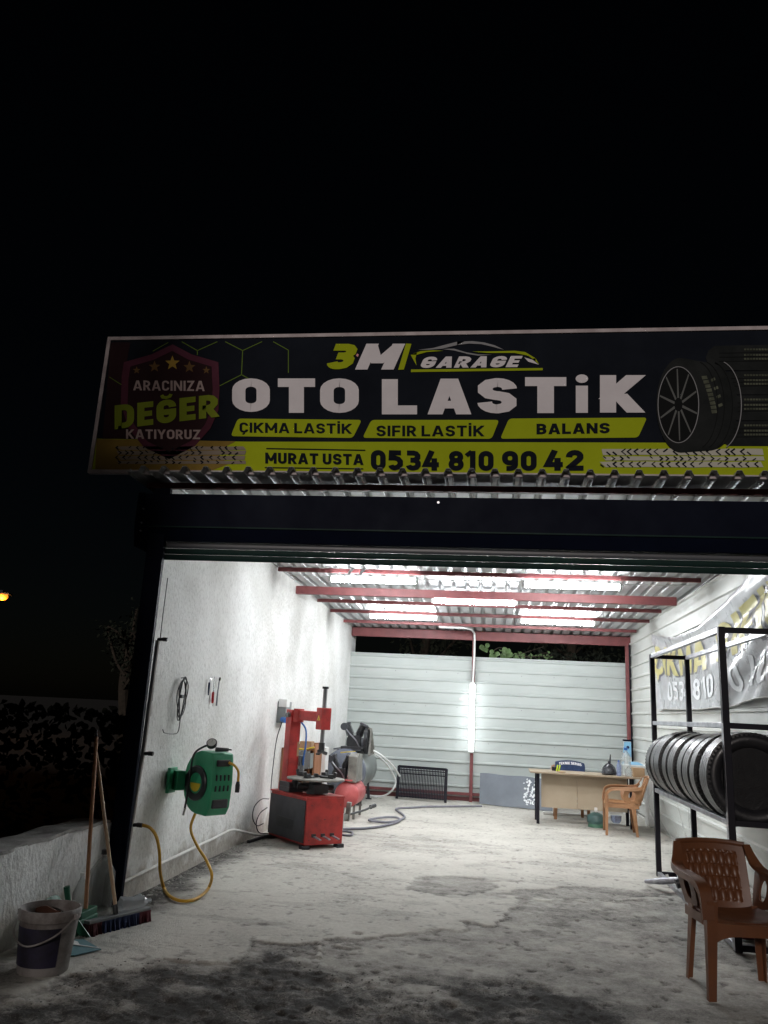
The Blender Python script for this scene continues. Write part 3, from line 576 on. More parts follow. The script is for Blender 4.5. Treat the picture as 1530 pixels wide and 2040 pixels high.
# back stays on the roof
for x in (-2.6,-.9,.9,2.6):
    mb=MB(); mb.bar((x,SY+.04,4.3),(x,SY+.75,3.34),.03); mb.build('back_stay','red_steel',SG)
L=[0]
def sp_(x,y,k): p=atY(x,y,SY); return Vector((min(max(p.x,xl+.003),xr-.003),SY-.0022*k,max(min(p.z,zt-.005),zb+.003)))
def spoly(pts,mname,k,name): 
    mb=MB()
    for P in (pts if isinstance(pts[0][0],(tuple,list)) else [pts]): mb.prism([sp_(x,y,k) for x,y in P],(0,.0016,0))
    return mb.build(name,mname,SG)
def r1(p): return (180+p[0]/2.25,640+p[1]/2.25)
def r2(p): return (850+p[0]/2.25,640+p[1]/2.25)
def z8(p): return (640+p[0]/3.326,670+p[1]/3.326)
def stext(items,mname,k,name):
    for s,x0,x1,yb0,yb1,yt0,yt1,off,shear in items:
        mb=MB(); f=quadfn(sp_(x0,yb0,k),sp_(x1,yb1,k),sp_(x0,yt0,k),sp_(x1,yt1,k)); put_text(mb,s,f,off,shear); mb.build(name,mname,SG)
# lime bottom band
band=[(190,874),(300,876),(491,880),(800,880.5),(1321,882),(1540,888)]
P=[sp_(x,y,1) for x,y in band]; mb=MB(); mb.prism([Vector((xl+.003,P[0].y,P[0].z))]+P[1:]+[Vector((xr-.003,P[0].y,P[-1].z-.02)),Vector((xr-.003,P[0].y,zb+.004)),Vector((xl+.003,P[0].y,zb+.004))],(0,.0016,0)); mb.build('lime_band','s_lime',SG)
# warm lamp light painted in amber over the left end of the band
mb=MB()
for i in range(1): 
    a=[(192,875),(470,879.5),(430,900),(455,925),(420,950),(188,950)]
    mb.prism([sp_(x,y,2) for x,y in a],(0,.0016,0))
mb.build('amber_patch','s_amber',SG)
# hexagon lines
def line(pts,w,mname,k,name,mp=None):
    mb=MB(); pts=[mp(p) if mp else p for p in pts]
    P=[sp_(x,y,k) for x,y in pts]
    for a,b in zip(P[:-1],P[1:]): mb.bar(a,b,w,.0016,up=(0,1,0)) 
    return mb.build(name,mname,SG)
for hx in ([(410,92),(480,132),(570,92)],[(605,92),(683,132),(678,240),(580,290)],[(683,132),(770,92)],[(820,92),(888,130),(888,232)],[(678,240),(722,264)],[(480,132),(480,152)]):
    line(hx,.007,'s_hex',1,'hexagon_line',r1)
line([(85,250),(140,285)],.006,'s_hex',1,'hexagon_line',r1); line([(280,135),(350,95)],.006,'s_hex',1,'hexagon_line',r1)
spoly([r1(p) for p in [(52,100),(100,95),(180,95),(160,200),(150,350),(180,470),(230,528),(55,528)]],'s_plumd',1,'plum_corner')
# shield
sh=[(370,105),(455,150),(575,185),(580,300),(575,400),(540,480),(470,560),(355,620),(240,565),(172,480),(138,370),(142,250),(152,185),(275,150)]
spoly([r1(p) for p in sh],'s_purple',3,'shield')
cxs,cys=360,350
spoly([r1((cxs+(x-cxs)*.86,cys+(y-cys)*.88)) for x,y in sh],'s_plumd',4,'shield_field')
def star(cx_,cy_,r): return [r1((cx_+(r if i%2==0 else r*.42)*math.sin(i*math.pi/5),cy_-(r if i%2==0 else r*.42)*math.cos(i*math.pi/5))) for i in range(10)]
def starmesh(cx_,cy_,r,mn):
    P=[sp_(x,y,5) for x,y in star(cx_,cy_,r)]; c=sp_(*r1((cx_,cy_)),5); mb=MB(); mb.add([c]+P,[(0,i+1,(i+1)%10+1) for i in range(10)]); mb.build('star',mn,SG)
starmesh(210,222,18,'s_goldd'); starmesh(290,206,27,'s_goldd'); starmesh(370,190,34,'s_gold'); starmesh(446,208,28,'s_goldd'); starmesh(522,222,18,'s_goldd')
def rr(s,x0,x1,yb0,yb1,yt0,yt1,off=.2,shear=0,f=r1):
    a=f((x0,yb0)); b=f((x1,yb1)); c=f((x0,yt0)); d=f((x1,yt1)); return (s,a[0],b[0],a[1],b[1],c[1],d[1],off,shear)
# tyre marks, left and right
def tread(fx,x0,x1,rows,seed,ragged,mname='s_white'):
    r=random.Random(seed)
    for i,(ya,yb) in enumerate(rows):
        top=[(x0+r.uniform(0,14),ya+1)]+[(x0+(x1-x0)*k/14,ya+r.uniform(-1.6,1.6)) for k in range(1,14)]+[(x1-r.uniform(0,20),ya)]
        bot=[(x1-r.uniform(0,10),yb)]+[(x0+(x1-x0)*k/14,yb+r.uniform(-1.6,1.6)) for k in range(13,0,-1)]+[(x0+10+r.uniform(0,22),yb)]
        spoly([fx(p) for p in top+bot],mname,3,'tyre_track')
        mb=MB(); x=x0+16
        while x<x1-24:
            sg=1 if i%2 else -1; xm=x+sg*(yb-ya)*.7; 
            for pa,pb in (((x,ya),(xm,(ya+yb)/2)),((xm+4,(ya+yb)/2),(x+2,yb))):
                if r.random()<.8: mb.bar(sp_(*fx(pa),4),sp_(*fx(pb),4),r.uniform(.006,.013),.001,up=(0,1,0))
            x+=r.uniform(24,44)
        mb.build('track_chevrons','s_black',SG)['kind']='stuff'
rows=[(562,577),(581,599),(604,622),(626,640)]
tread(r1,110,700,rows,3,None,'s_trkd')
rows=[(574,588),(592,606),(611,622),(633,656)]
rows=[(573,601),(607,625),(631,655)]
tread(r2,775,1515,rows,5,None,'s_trk')
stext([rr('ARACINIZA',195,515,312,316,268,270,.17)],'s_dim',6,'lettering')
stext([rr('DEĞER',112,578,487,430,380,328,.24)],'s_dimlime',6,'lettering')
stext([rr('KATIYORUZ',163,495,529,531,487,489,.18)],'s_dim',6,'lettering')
# logo
def q(s,x0,x1,yb,yt,off,shear,dy=0): a=z8((x0,yb)); b=z8((x1,yt)); return (s,a[0],b[0],a[1],a[1]+dy,b[1],b[1]+dy,off,shear)
stext([q('3',22,262,220,52,.27,.25)],'s_lime',3,'lettering')
stext([q('M',225,557,223,52,.27,.25)],'s_white',4,'lettering')
spoly([z8(p) for p in [(562,50),(598,52),(548,222),(510,224)]],'s_lime',3,'logo_slash')
spoly([z8(p) for p in [(238,118),(250,124),(244,140),(232,132)]],'red_plastic',5,'logo_dot')
stext([q('GARAGE',650,1335,212,138,.24,.25,-1.8)],'s_white',3,'lettering')
spoly([z8(p) for p in [(595,222),(1467,212),(1467,227),(595,239)]],'s_lime',3,'logo_line')
spoly([[z8(p) for p in s_] for s_ in ([(593,125),(640,106),(632,118),(624,150),(632,196)],[(593,125),(660,100),(740,95),(810,98),(700,106),(636,124)])],'s_lime',3,'logo_swoosh')
spoly([[z8(p) for p in s_] for s_ in ([(640,92),(740,80),(830,56),(900,38),(950,36),(900,60),(800,84),(720,91)],[(900,38),(1000,34),(1080,43),(1150,62),(1210,91),(1130,70),(1060,54),(980,50),(900,60)],[(800,86),(880,84),(960,108),(960,116),(880,96)],[(960,108),(1040,122),(1130,124),(1040,130),(960,118)])],'s_grey',3,'logo_swoosh')
spoly([[z8(p) for p in s_] for s_ in ([(1000,103),(1140,102),(1280,98),(1280,112),(1100,112)],[(1280,98),(1350,106),(1420,148),(1420,166),(1370,130),(1280,112)],[(1420,148),(1444,189),(1400,150)])],'s_lime',3,'logo_swoosh')
spoly([z8(p) for p in [(1345,142),(1400,158),(1442,190),(1372,170)]],'s_white',3,'logo_headlamp')
# main words, letter by letter
def bl(s,x0,x1,yt,yb,off=.25): return (s,x0,x1,yb,yb,yt,yt,off,0)
stext([bl('O',463,538,754.5,821),bl('T',554,628,754.5,823),bl('O',638,715,754.5,823),bl('L',761,831,756,826),bl('A',852,939,755,826),bl('S',951,1030,754,824),bl('T',1046,1128,752,823.5)],'s_white',3,'lettering')
stext([bl('I',1147,1171,769,823,.45),bl('K',1195,1283,748,822.5)],'s_white',3,'lettering')
P=[sp_(1159+12.5*math.cos(a),755+8.5*math.sin(a),3) for a in [i*math.pi/8 for i in range(16)]]; mb=MB(); mb.prism(P,(0,.0016,0)); mb.build('lettering','s_white',SG)
# pills
def pill(TL,TR,BR,BL):
    P=[Vector(p) for p in (TL,TR,BR,BL)]; out=[]
    for i in range(4):
        a,b,c=P[i-1],P[i],P[(i+1)%4]; u=(a-b).normalized(); v=(c-b).normalized(); r=7
        for t in (0,.25,.5,.75,1): out.append(tuple((b+u*r)*(1-t)**2+b*2*t*(1-t)+(b+v*r)*t*t))
    return out
for a in (((474,834.2),(721,836.9),(703,872.8),(460,869.2)),((740,836.9),(994.5,836.9),(979.5,874.6),(722.5,872.6)),((1014,834.2),(1289,832.2),(1271,872),(996.5,874.4))):
    spoly(pill(*a),'s_lime',2,'lime_plate')
stext([rr('ÇIKMA LASTİK',670,1172,500,505,455,461,.18)],'s_black',4,'lettering')
a=r1((1283,517)); b=r2((258,517)); stext([('SIFIR LASTİK',a[0],b[0],869.5,869.7,848.5,848.5,.18,0)],'s_black',4,'lettering')
stext([rr('BALANS',492,820,508,503,461,457,.21,0,r2)],'s_black',4,'lettering')
stext([rr('MURAT USTA',785,1225,638,645,590,597,.21)],'s_black',4,'lettering')
line([(531,894),(728,897.5)],.008,'s_black',4,'text_rule'); line([(528,932),(724,934.5)],.008,'s_black',4,'text_rule')
stext([('0534',739,874.4,937,938,897,899,.24,0),('810',893.6,983.3,938,938.4,899,899,.24,0),('90',1000,1069,938.4,938.4,899,899,.24,0),('42',1086,1162.4,938,938,898,897,.24,0)],'s_black',4,'lettering')
# printed tyre and wheel, stacked tyres behind
def ell(c,rx,ry,n=40,a0=0,a1=2*math.pi): return [(c[0]+rx*math.cos(a0+(a1-a0)*i/n),c[1]+ry*math.sin(a0+(a1-a0)*i/n)) for i in range(n)]
for i,(ya,yb,xa) in enumerate(((112,222,1250),(228,330,1290),(336,446,1300),(452,560,1310))):
    P=[(xa+40,ya),(1600,ya-6),(1600,yb),(xa+40,yb),(xa+12,yb-20),(xa,(ya+yb)/2),(xa+12,ya+22)]
    spoly([r2(p) for p in P],'s_tyre',3,'printed_tyre')
    for t in (.28,.45,.62): spoly([r2(p) for p in [(xa+60,ya+(yb-ya)*t),(1600,ya+(yb-ya)*t-4),(1600,ya+(yb-ya)*t),(xa+60,ya+(yb-ya)*t+3)]],'s_groove',4,'printed_groove')
    mb=MB()
    for kx in range(9):
        for t in (.12,.34,.5):
            x=1420+kx*13; y=ya+(yb-ya)*t; mb.prism([sp_(*r2(p),5) for p in [(x,y),(x+10,y-.5),(x+12,y+8),(x+2,y+8.5)]],(0,.0016,0))
    mb.build('printed_shine','s_shine',SG)['kind']='stuff'
body=ell((1140,378),112,212,40,math.pi/2,math.pi*1.5)+ell((1262,385),130,196,40,-math.pi/2,math.pi/2)
spoly([r2(p) for p in body],'s_tyre',6,'printed_tyre')
for dx in (62,92,128,168):
    C=ell((1140+dx,380),100,198,24,-1.35,1.35); mb=MB(); P=[sp_(*r2(p),7) for p in C]
    for a,b in zip(P[:-1],P[1:]): mb.bar(a,b,.006,.0012,up=(0,1,0))
    mb.build('printed_groove','s_groove' if dx<150 else 's_grey',SG)
mb=MB()
for i in range(9):
    y=250+i*19; x=1238+ (i-1)*6-(i-3)**2*.3
    mb.prism([sp_(*r2(p),7) for p in [(x,y),(x+24,y-3),(x+28,y+12),(x+4,y+15)]],(0,.0012,0))
    if i%2: mb.prism([sp_(*r2(p),7) for p in [(x+34,y-6),(x+52,y-14),(x+56,y-2),(x+38,y+6)]],(0,.0012,0))
mb.build('printed_shine','s_shine',SG)['kind']='stuff'
def ring(c,rx,ry,w,mn,k,name):
    mb=MB(); P=[sp_(*r2(p),k) for p in ell(c,rx,ry,48)]; P.append(P[0])
    for a,b in zip(P[:-1],P[1:]): mb.bar(a,b,w,.0012,up=(0,1,0))
    mb.build(name,mn,SG)
spoly([r2(p) for p in ell((1126,378),90,168)],'s_groove',7,'printed_wheel'); ring((1126,378),91,170,.006,'s_grey',8,'printed_rim')
mb=MB()
for i in range(10):
    a=i*2*math.pi/10+.25; c,s=math.cos(a),math.sin(a); P=[(1126+18*c-8*s*.5,378+30*s+12*c*.5),(1126+18*c+8*s*.5,378+30*s-12*c*.5),(1126+86*c+5*s*.5,378+160*s-8*c*.5),(1126+86*c-5*s*.5,378+160*s+8*c*.5)]
    mb.prism([sp_(*r2(p),9) for p in P],(0,.0012,0))
mb.build('printed_spokes','s_spoke',SG)
# ------------------------------------------------------------------ air pipe with outlets on the left wall
WX=-2.745
AP=thing('air_pipe','thin grey-brown air pipe with three black outlets on the stucco wall by the front post','pipe',(WX,6.2,0))
mb=MB(); mb.tube([(WX,6.235,1.98),(WX,6.215,1.1),(WX,6.16,.56),(WX,6.13,.16)],.018,8); mb.build('pipe','pipe_grey',AP,smooth=True)
for z,y in ((1.985,6.235),(1.085,6.215),(.56,6.165)):
    mb=MB(); mb.tube([(WX,y,z),(WX+.045,y,z+.005)],.014,8); mb.tube([(WX+.045,y,z+.005),(WX+.085,y,z+.004)],.017,8); mb.build('outlet','black_plastic',AP,smooth=True)
pp=[(WX,6.12,.16),(WX,6.35,.165),(WX,7.2,.18),(WX,8.2,.195),(WX,8.7,.20),(WX+.02,9.1,.13),(WX+.07,9.5,.05),(WX+.15,9.75,.03),(-2.5,9.95,.1)]
mb=MB(); mb.tube(spline(pp,6),.014,8); tag(mb.build('water_pipe','pipe_white',smooth=True),'white plastic pipe running along the foot of the stucco wall','pipe')
mb=MB(); mb.tube(spline([(-2.7,9.2,.015),(-2.62,9.6,.02),(-2.45,9.7,.03)],4),.02,8); tag(mb.build('cable_sleeve','black_rubber',smooth=True),'short black sleeve on the floor where the white pipe meets the machine','cable')
# hanging thin wire + oval paddle
PD=thing('hanging_scoop','small grey oval scoop hanging on a wire beside the air pipe','tool',(WX,6.3,1.5))
c=atX(301,1412,-2.755); 
mb=MB(); mb.sphere((c.x,c.y,c.z),.062,14,10,(.12,.45,1.0)); mb.build('oval_blade','pipe_grey',PD,smooth=True)
mb=MB(); mb.tube([(c.x,c.y,c.z+.06),(c.x,c.y+.0,c.z+.17)],.003,5); mb.build('wire','cast',PD)
mb=MB(); mb.tube([(WX+.02,6.24,2.5),(WX+.018,6.238,2.2),(WX+.02,6.236,1.99)],.004,5); tag(mb.build('thin_cable','black_rubber'),'thin black cable hanging down beside the front post','cable')
# coiled cable
CC=thing('coiled_cable','coiled black charging cable hanging on a nail above the green reel','cable',(WX,6.9,1.6))
c=atX(360,1392,-2.75); pts=[]
for i in range(140):
    a=i/140*2*math.pi*5.0; kx=.075+.02*math.sin(i*.31); kz=.17+.018*math.sin(i*.17)
    pts.append((c.x+.012+.01*math.sin(i*.4),c.y+kx*math.sin(a)*(1+.25*math.cos(a)),c.z+kz*math.cos(a)+.01*math.sin(i*.23)))
mb=MB(); mb.tube(pts,.0045,5); mb.build('coil','black_rubber',CC,smooth=True)
e=atX(345,1462,-2.75); f_=atX(328,1460,-2.75)
mb=MB(); mb.tube(spline([(c.x+.01,c.y+.02,c.z-.17),(c.x+.01,c.y-.0,c.z-.28),e,f_,(f_.x,f_.y-.05,f_.z+.03)],6),.004,5); mb.build('tail','black_rubber',CC,smooth=True)
mb=MB(); mb.cbox((c.x+.03,c.y-.06,c.z+.02),(.03,.05,.03)); mb.build('plug','black_plastic',CC,bevel=.004)
mb=MB(); mb.cyl((c.x-.02,c.y,c.z+.18),(c.x+.03,c.y,c.z+.185),.004,6); mb.build('nail','cast',CC)
# three hand tools on the wall
def wp(x,y): return atX(x,y,-2.752)
T1=thing('knife','curved pruning knife with dark handle hanging left of the red screwdriver','tool',tuple(wp(418,1368)))
a,b,c_=wp(423,1349),wp(417,1360),wp(415,1385)
mb=MB(); mb.tube(spline([a,wp(419,1353),b],5),.006,6,rs=[.003,.005,.006,.007,.008,.009,.009,.009,.009,.009,.009]); mb.build('blade','chrome',T1,smooth=True)
mb=MB(); mb.tube([b,wp(416,1372),c_],.01,8,rs=[.011,.01,.006]); mb.build('handle','navy_cloth',T1,smooth=True)
T2=thing('screwdriver','long screwdriver with red handle hanging between two tools on the stucco wall','tool',tuple(wp(425,1375)))
mb=MB(); mb.tube([wp(427,1348),wp(425,1379)],.004,6); mb.tube([wp(423,1400),wp(423,1407)],.003,6); mb.build('shaft','chrome',T2)
mb=MB(); mb.tube([wp(425,1378),wp(424.5,1382),wp(423.5,1395),wp(423,1401)],.012,8,rs=[.008,.014,.014,.009]); mb.build('handle','red_plastic',T2,smooth=True)
T3=thing('socket_wrench','slim chrome socket wrench hanging right of the red screwdriver','tool',tuple(wp(434,1378)))
mb=MB(); mb.tube([wp(438,1350),wp(437,1356)],.013,8); mb.build('head','chrome',T3,smooth=True)
mb=MB(); mb.tube([wp(437,1356),wp(434,1378)],.006,6); mb.tube([wp(434,1376),wp(431,1406)],.008,6); mb.build('handle','bare_steel',T3,smooth=True)
# hose reel
HR=thing('hose_reel','green wall-mounted air hose reel with black ring and yellow hose','hose reel',(-2.70,7.12,.84),R_(-32))
def loc(name,m,f,par=HR,**k):
    mb=MB(); f(mb); return mb.build(name,m,par,local=True,**k)
mb=MB(); mb.box((-2.765,6.80,.735),(-2.735,6.96,.945)); q0=Vector((-2.74,6.88,.84)); q1=HR.location+Vector((.10,-.06,0)); mb.bar(q0,q1,.10,.11); mb.bar(q0,q0.lerp(q1,.35),.14,.16); mb.build('wall_bracket','green',HR,bevel=.006)
# body: D-shaped drum, thin in local y, front in local +x
def body(b):
    pr=[]
    for i in range(13):
        a=math.pi/2+math.pi*i/12; pr.append((.30+.215*math.cos(a)*.95,.255*math.sin(a)))
    pr=[(.46,.255-.01),(.30,.258)]+pr[1:-1]+[(.30,-.258),(.44,-.265),(.475,-.2),(.49,0),(.475,.2)]
    b.prism([(x,-.115,z) for x,z in pr],(0,.23,0))
loc('casing','green',body,bevel=.012,smooth=True,ang=30)
loc('drum_ring','black_plastic',lambda b:b.lathe([(.085,-.118),(.085,-.128),(.095,-.136),(.135,-.136),(.145,-.128),(.145,-.115)],32,(.285,0,-.01),'Y'),smooth=True)
loc('drum_disc','green',lambda b:b.lathe([(0,-.126),(.085,-.126),(.085,-.118)],32,(.285,0,-.01),'Y'))
loc('drum_label','yellow',lambda b:b.prism([(.285+.07*math.cos(a),-.127,-.01+.07*math.sin(a)) for a in [math.pi+math.pi*i/12 for i in range(13)]],(0,-.002,0)))
loc('hose_mouth','black_plastic',lambda b:b.cbox((.478,.0,.165),(.03,.15,.055)),bevel=.012)
for r_ in range(2):
    for k in range(4):
        loc('vent','black_plastic',lambda b:b.cbox((.486,-.066+.044*k,.045-.085*r_),(.012,.018,.05)),bevel=.005)
loc('grip_plate','dark_grey',lambda b:b.cbox((.476,0,-.165),(.025,.17,.075)),bevel=.012)
HF=frame_of(HR)
e0=HF@Vector((.49,.05,.17))
mb=MB(); mb.tube(spline([e0,e0+Vector((.05,.0,-.02)),e0+Vector((.085,.02,-.07)),e0+Vector((.09,.02,-.15))],5),.011,8); mb.build('hose_end','yellow_hose',HR,smooth=True)
mb=MB(); q_=e0+Vector((.09,.02,-.15)); mb.tube([q_,q_+Vector((0,0,-.03)),q_+Vector((0,0,-.09))],.018,10,rs=[.013,.02,.019]); mb.build('hose_coupler','black_plastic',HR,smooth=True)
# tyre inflator gauge resting on the reel
TG=thing('tyre_gauge','tyre inflator with white dial and black hose lying on top of the green reel','gauge',tuple(HF@Vector((.40,0,.26))))
dc=HF@Vector((.36,-.05,.31)); nrm=(Vector((0,0,1.5))-dc).normalized(); nrm=Vector((.1,-.75,.65)).normalized()
mb=MB(); mb.cyl(dc,dc+nrm*.03,.045,20); mb.build('gauge_case','black_plastic',TG,smooth=True)
mb=MB(); mb.cyl(dc+nrm*.03,dc+nrm*.032,.037,20); mb.build('dial','white_plastic',TG)
mb=MB(); mb.bar(dc+nrm*.034,dc+nrm*.034+Vector((.01,.0,.025)),.004,.001); mb.build('needle','black_plastic',TG)
h0=HF@Vector((.38,-.02,.272)); h1=HF@Vector((.47,.05,.275)); mb=MB(); mb.tube([h0,h1],.018,8,rs=[.02,.014]); mb.build('handle','dark_grey',TG,smooth=True)
mb=MB(); mb.tube([h1,h1+(h1-h0).normalized()*.025],.008,6); mb.build('nozzle','chrome',TG)
mb=MB(); mb.tube(spline([dc,HF@Vector((.30,-.09,.29)),HF@Vector((.24,-.14,.22)),HF@Vector((.235,-.155,.05)),HF@Vector((.22,-.15,-.1)),HF@Vector((.20,-.145,-.22))],8),.009,8); mb.build('hose','black_rubber',TG,smooth=True)
q_=HF@Vector((.20,-.145,-.22)); mb=MB(); mb.tube([q_,q_+Vector((-.01,0,-.06))],.012,8); mb.build('chuck','chrome',TG,smooth=True)
# yellow hose loop from the reel to the outlet
st=HF@Vector((.25,-.06,-.24))
hp=[st]+[atY(x,y,Y) for x,y,Y in ((379,1640,6.95),(383,1668,6.88),(400,1695,6.8),(418,1725,6.7))]+[Vector(p) for p in ((-2.20,6.6,.075),)]
hp=[st,atY(380,1650,6.95),atY(393,1685,6.88),atY(410,1712,6.8),atY(422,1742,6.72)]
for x,y in ((416,1768),(400,1785),(380,1794),(358,1794),(338,1785),(326,1768)): hp.append(atZ(x,y,.014))
hp+=[atY(319,1735,6.5),atY(318,1700,6.4),atY(312,1668,6.3),atY(300,1650,6.22),atY(285,1644,6.18),Vector((WX+.085,6.166,.565))]
mb=MB(); mb.tube(spline(hp,7),.0125,8); tag(mb.build('air_hose','yellow_hose',smooth=True),'yellow air hose looping down from the green reel to the wall outlet','hose')
# socket box
SB=thing('socket_box','grey wall socket box with blue and red plug sockets behind the tyre changer','socket box',(-2.72,10.4,1.44))
a=Vector((-2.78,10.28,1.33)); 
mb=MB(); mb.box((-2.775,10.25,1.30),(-2.66,10.55,1.57)); mb.build('case','tank_grey',SB,bevel=.008)
mb=MB(); mb.box((-2.76,10.24,1.50),(-2.65,10.40,1.60)); mb.build('breaker_cover','white_plastic',SB,bevel=.006)
mb=MB(); mb.cyl((-2.70,10.27,1.345),(-2.63,10.20,1.335),.035,14); mb.build('blue_socket','blue',SB,smooth=True)
mb=MB(); mb.cyl((-2.66,10.47,1.37),(-2.57,10.44,1.345),.045,14); mb.build('red_socket','red_plastic',SB,smooth=True)
mb=MB(); mb.tube(spline([(-2.69,10.22,1.31),(-2.735,10.2,1.1),(-2.74,10.15,.8),(-2.73,10.1,.5),(-2.68,10.05,.3)],6),.006,6); mb.build('supply_cable','black_rubber',SB,smooth=True)
mb=MB(); mb.tube(spline([(-2.57,10.44,1.34),(-2.54,10.3,1.25),(-2.52,10.1,1.2)],4),.008,6); mb.build('machine_cable','mid_grey',SB,smooth=True)

# ------------------------------------------------------------------ tyre changer
TC=thing('tyre_changer','red and charcoal tyre changing machine with turntable and swing arm','tyre changer',(-2.147,9.574,0),R_(43.6))
def tc(name,m,f,par=None,**k):
    mb=MB(); f(mb); return mb.build(name,m,par or TC,local=True,**k)
tc('cabinet','red_paint',lambda b:b.box((-.245,-.42,.035),(.25,.42,.525)),bevel=.006)
tc('side_panel','dark_grey',lambda b:b.box((-.262,-.405,.06),(-.244,.41,.50)),bevel=.004)
tc('top_cover','red_paint',lambda b:b.box((-.262,-.425,.526),(.258,.43,.545)),bevel=.005)
for x,y in ((-.23,-.4),(.22,-.4),(-.23,.4),(.22,.4)): tc('foot','black_plastic',lambda b:b.cbox((x,y,.012),(.09,.09,.045)),bevel=.004)
for x in (-.13,-.01,.11):
    p=tc('pedal','bare_steel',lambda b:(b.bar((x,-.40,.13),(x+.03,-.52,.10),.035,.012)),bevel=.003)
    tc('pedal_boot','black_plastic',lambda b:b.cbox((x-.005,-.425,.135),(.05,.012,.035)),par=p)
for x,z in ((-.18,.45),(.2,.45),(.2,.08),(-.19,.09),(.0,.3)): tc('screw','black_plastic',lambda b:b.cyl((x,-.42,z),(x,-.426,z),.006,6))
mbk=MB(); put_text(mbk,'MASTER',quadfn((-.2635,.22,.17),(-.2635,-.22,.17),(-.2635,.22,.28),(-.2635,-.22,.28)),.2,depth=0); mbk.f=mbk.f
tc('raised_strip','cast',lambda b:[b.box((-.266,.30-.07*k,.17),(-.2615,.27-.07*k,.27)) for k in range(0)] or b.box((-.2655,.21,.165),(-.2615,-.18,.275)))
tc('column','red_paint',lambda b:b.box((-.13,.28,.545),(.01,.42,1.475)),bevel=.008)
tc('column_base','red_paint',lambda b:b.box((-.15,.25,.545),(.03,.44,.62)),bevel=.006)
tc('sticker','cardboard',lambda b:b.box((-.02,.277,.93),(.005,.2795,1.10)))
tc('knuckle','red_paint',lambda b:(b.cyl((-.055,.24,1.33),(-.055,.24,1.49),.065,16),b.box((-.11,.26,1.34),(0,.4,1.47))),bevel=.004)
tc('clamp_lever','mid_grey',lambda b:(b.cyl((-.14,.33,1.41),(-.18,.31,1.41),.028,10),b.cyl((-.17,.31,1.41),(-.20,.24,1.44),.01,8)),smooth=True)
tc('swing_arm','red_paint',lambda b:b.bar((-.055,.24,1.415),(.0,-.2,1.41),.07,.115),bevel=.008)
hd=tc('arm_head','red_paint',lambda b:b.cbox((.01,-.235,1.39),(.13,.13,.25)),bevel=.008)
tc('warning_label','yellow',lambda b:b.prism([(-.058,-.27,1.37),(-.058,-.20,1.37),(-.058,-.235,1.43)],(-.002,0,0)),par=hd)
tc('warning_mark','cast',lambda b:b.prism([(-.0605,-.243,1.378),(-.0605,-.227,1.378),(-.0605,-.235,1.40)],(-.001,0,0)),par=hd)
def hexrod(b): b.tube([(.01,-.235,1.05),(.01,-.235,1.74)],.024,6)
tc('hex_shaft','mid_grey',hexrod)
tc('shaft_cap','cast',lambda b:b.cyl((.01,-.235,1.735),(.01,-.235,1.76),.038,14))
def mh(b):
    b.cyl((.01,-.235,1.02),(.01,-.235,1.12),.035,12); b.bar((-.03,-.25,1.03),(.09,-.2,1.00),.06,.025); b.bar((.01,-.235,1.03),(-.06,-.27,.99),.05,.02); b.bar((.06,-.2,1.0),(.12,-.17,.985),.025,.02)
tc('mount_head','cast',mh,bevel=.004)
tt=tc('turntable','dusty',lambda b:b.lathe([(0,.69),(.12,.695),(.30,.70),(.335,.705),(.335,.722),(.30,.726),(0,.728)],40,(0,-.17,0)),smooth=True)
tc('turntable_neck','cast',lambda b:b.lathe([(.10,.545),(.10,.60),(.075,.62),(.075,.69)],20,(0,-.17,0)),smooth=True)
tc('gear_housing','cast',lambda b:(b.box((-.09,-.30,.56),(.10,-.02,.66)),b.cyl((-.2,-.1,.62),(.2,-.25,.62),.03,10)),bevel=.004)
for k in range(4):
    a=k*math.pi/2+.5; c,s_=math.cos(a),math.sin(a)
    def jaw(b,c=c,s_=s_):
        b.bar((.07*c,-.17+.07*s_,.738),(.24*c,-.17+.24*s_,.738),.055,.016); b.prism([(.17*c-.03*s_,-.17+.17*s_+.03*c,.745),(.17*c+.03*s_,-.17+.17*s_-.03*c,.745),(.25*c+.02*s_,-.17+.25*s_-.02*c,.745),(.25*c-.02*s_,-.17+.25*s_+.02*c,.745)],(0,0,.03)); b.cyl((.24*c,-.17+.24*s_,.745),(.255*c,-.17+.255*s_,.80),.022,8)
    tc('jaw','cast',jaw,bevel=.003)
tc('centre_bolt','cast',lambda b:b.cyl((0,-.17,.73),(0,-.17,.77),.03,10))
tc('storage_tray','dark_grey',lambda b:(b.box((-.24,.02,.547),(-.04,.26,.60)),b.box((-.24,.02,.60),(-.20,.26,.655)),b.box((-.08,.02,.60),(-.04,.26,.645)),b.cyl((-.14,.06,.6),(-.14,.06,.68),.035,12)),bevel=.006)
tc('air_unit','mid_grey',lambda b:(b.cbox((.045,.27,.88),(.06,.05,.12)),b.cyl((.05,.25,.74),(.05,.25,.83),.026,12)),bevel=.005)
tc('blue_hose','blue',lambda b:b.tube(spline([(.0,.27,1.34),(.05,.22,1.24),(.06,.22,1.05),(.05,.23,.92),(.055,.24,.83)],6),.011,8),smooth=True)
tc('clear_bowl','clear',lambda b:b.cyl((.05,.25,.68),(.05,.25,.74),.024,12))
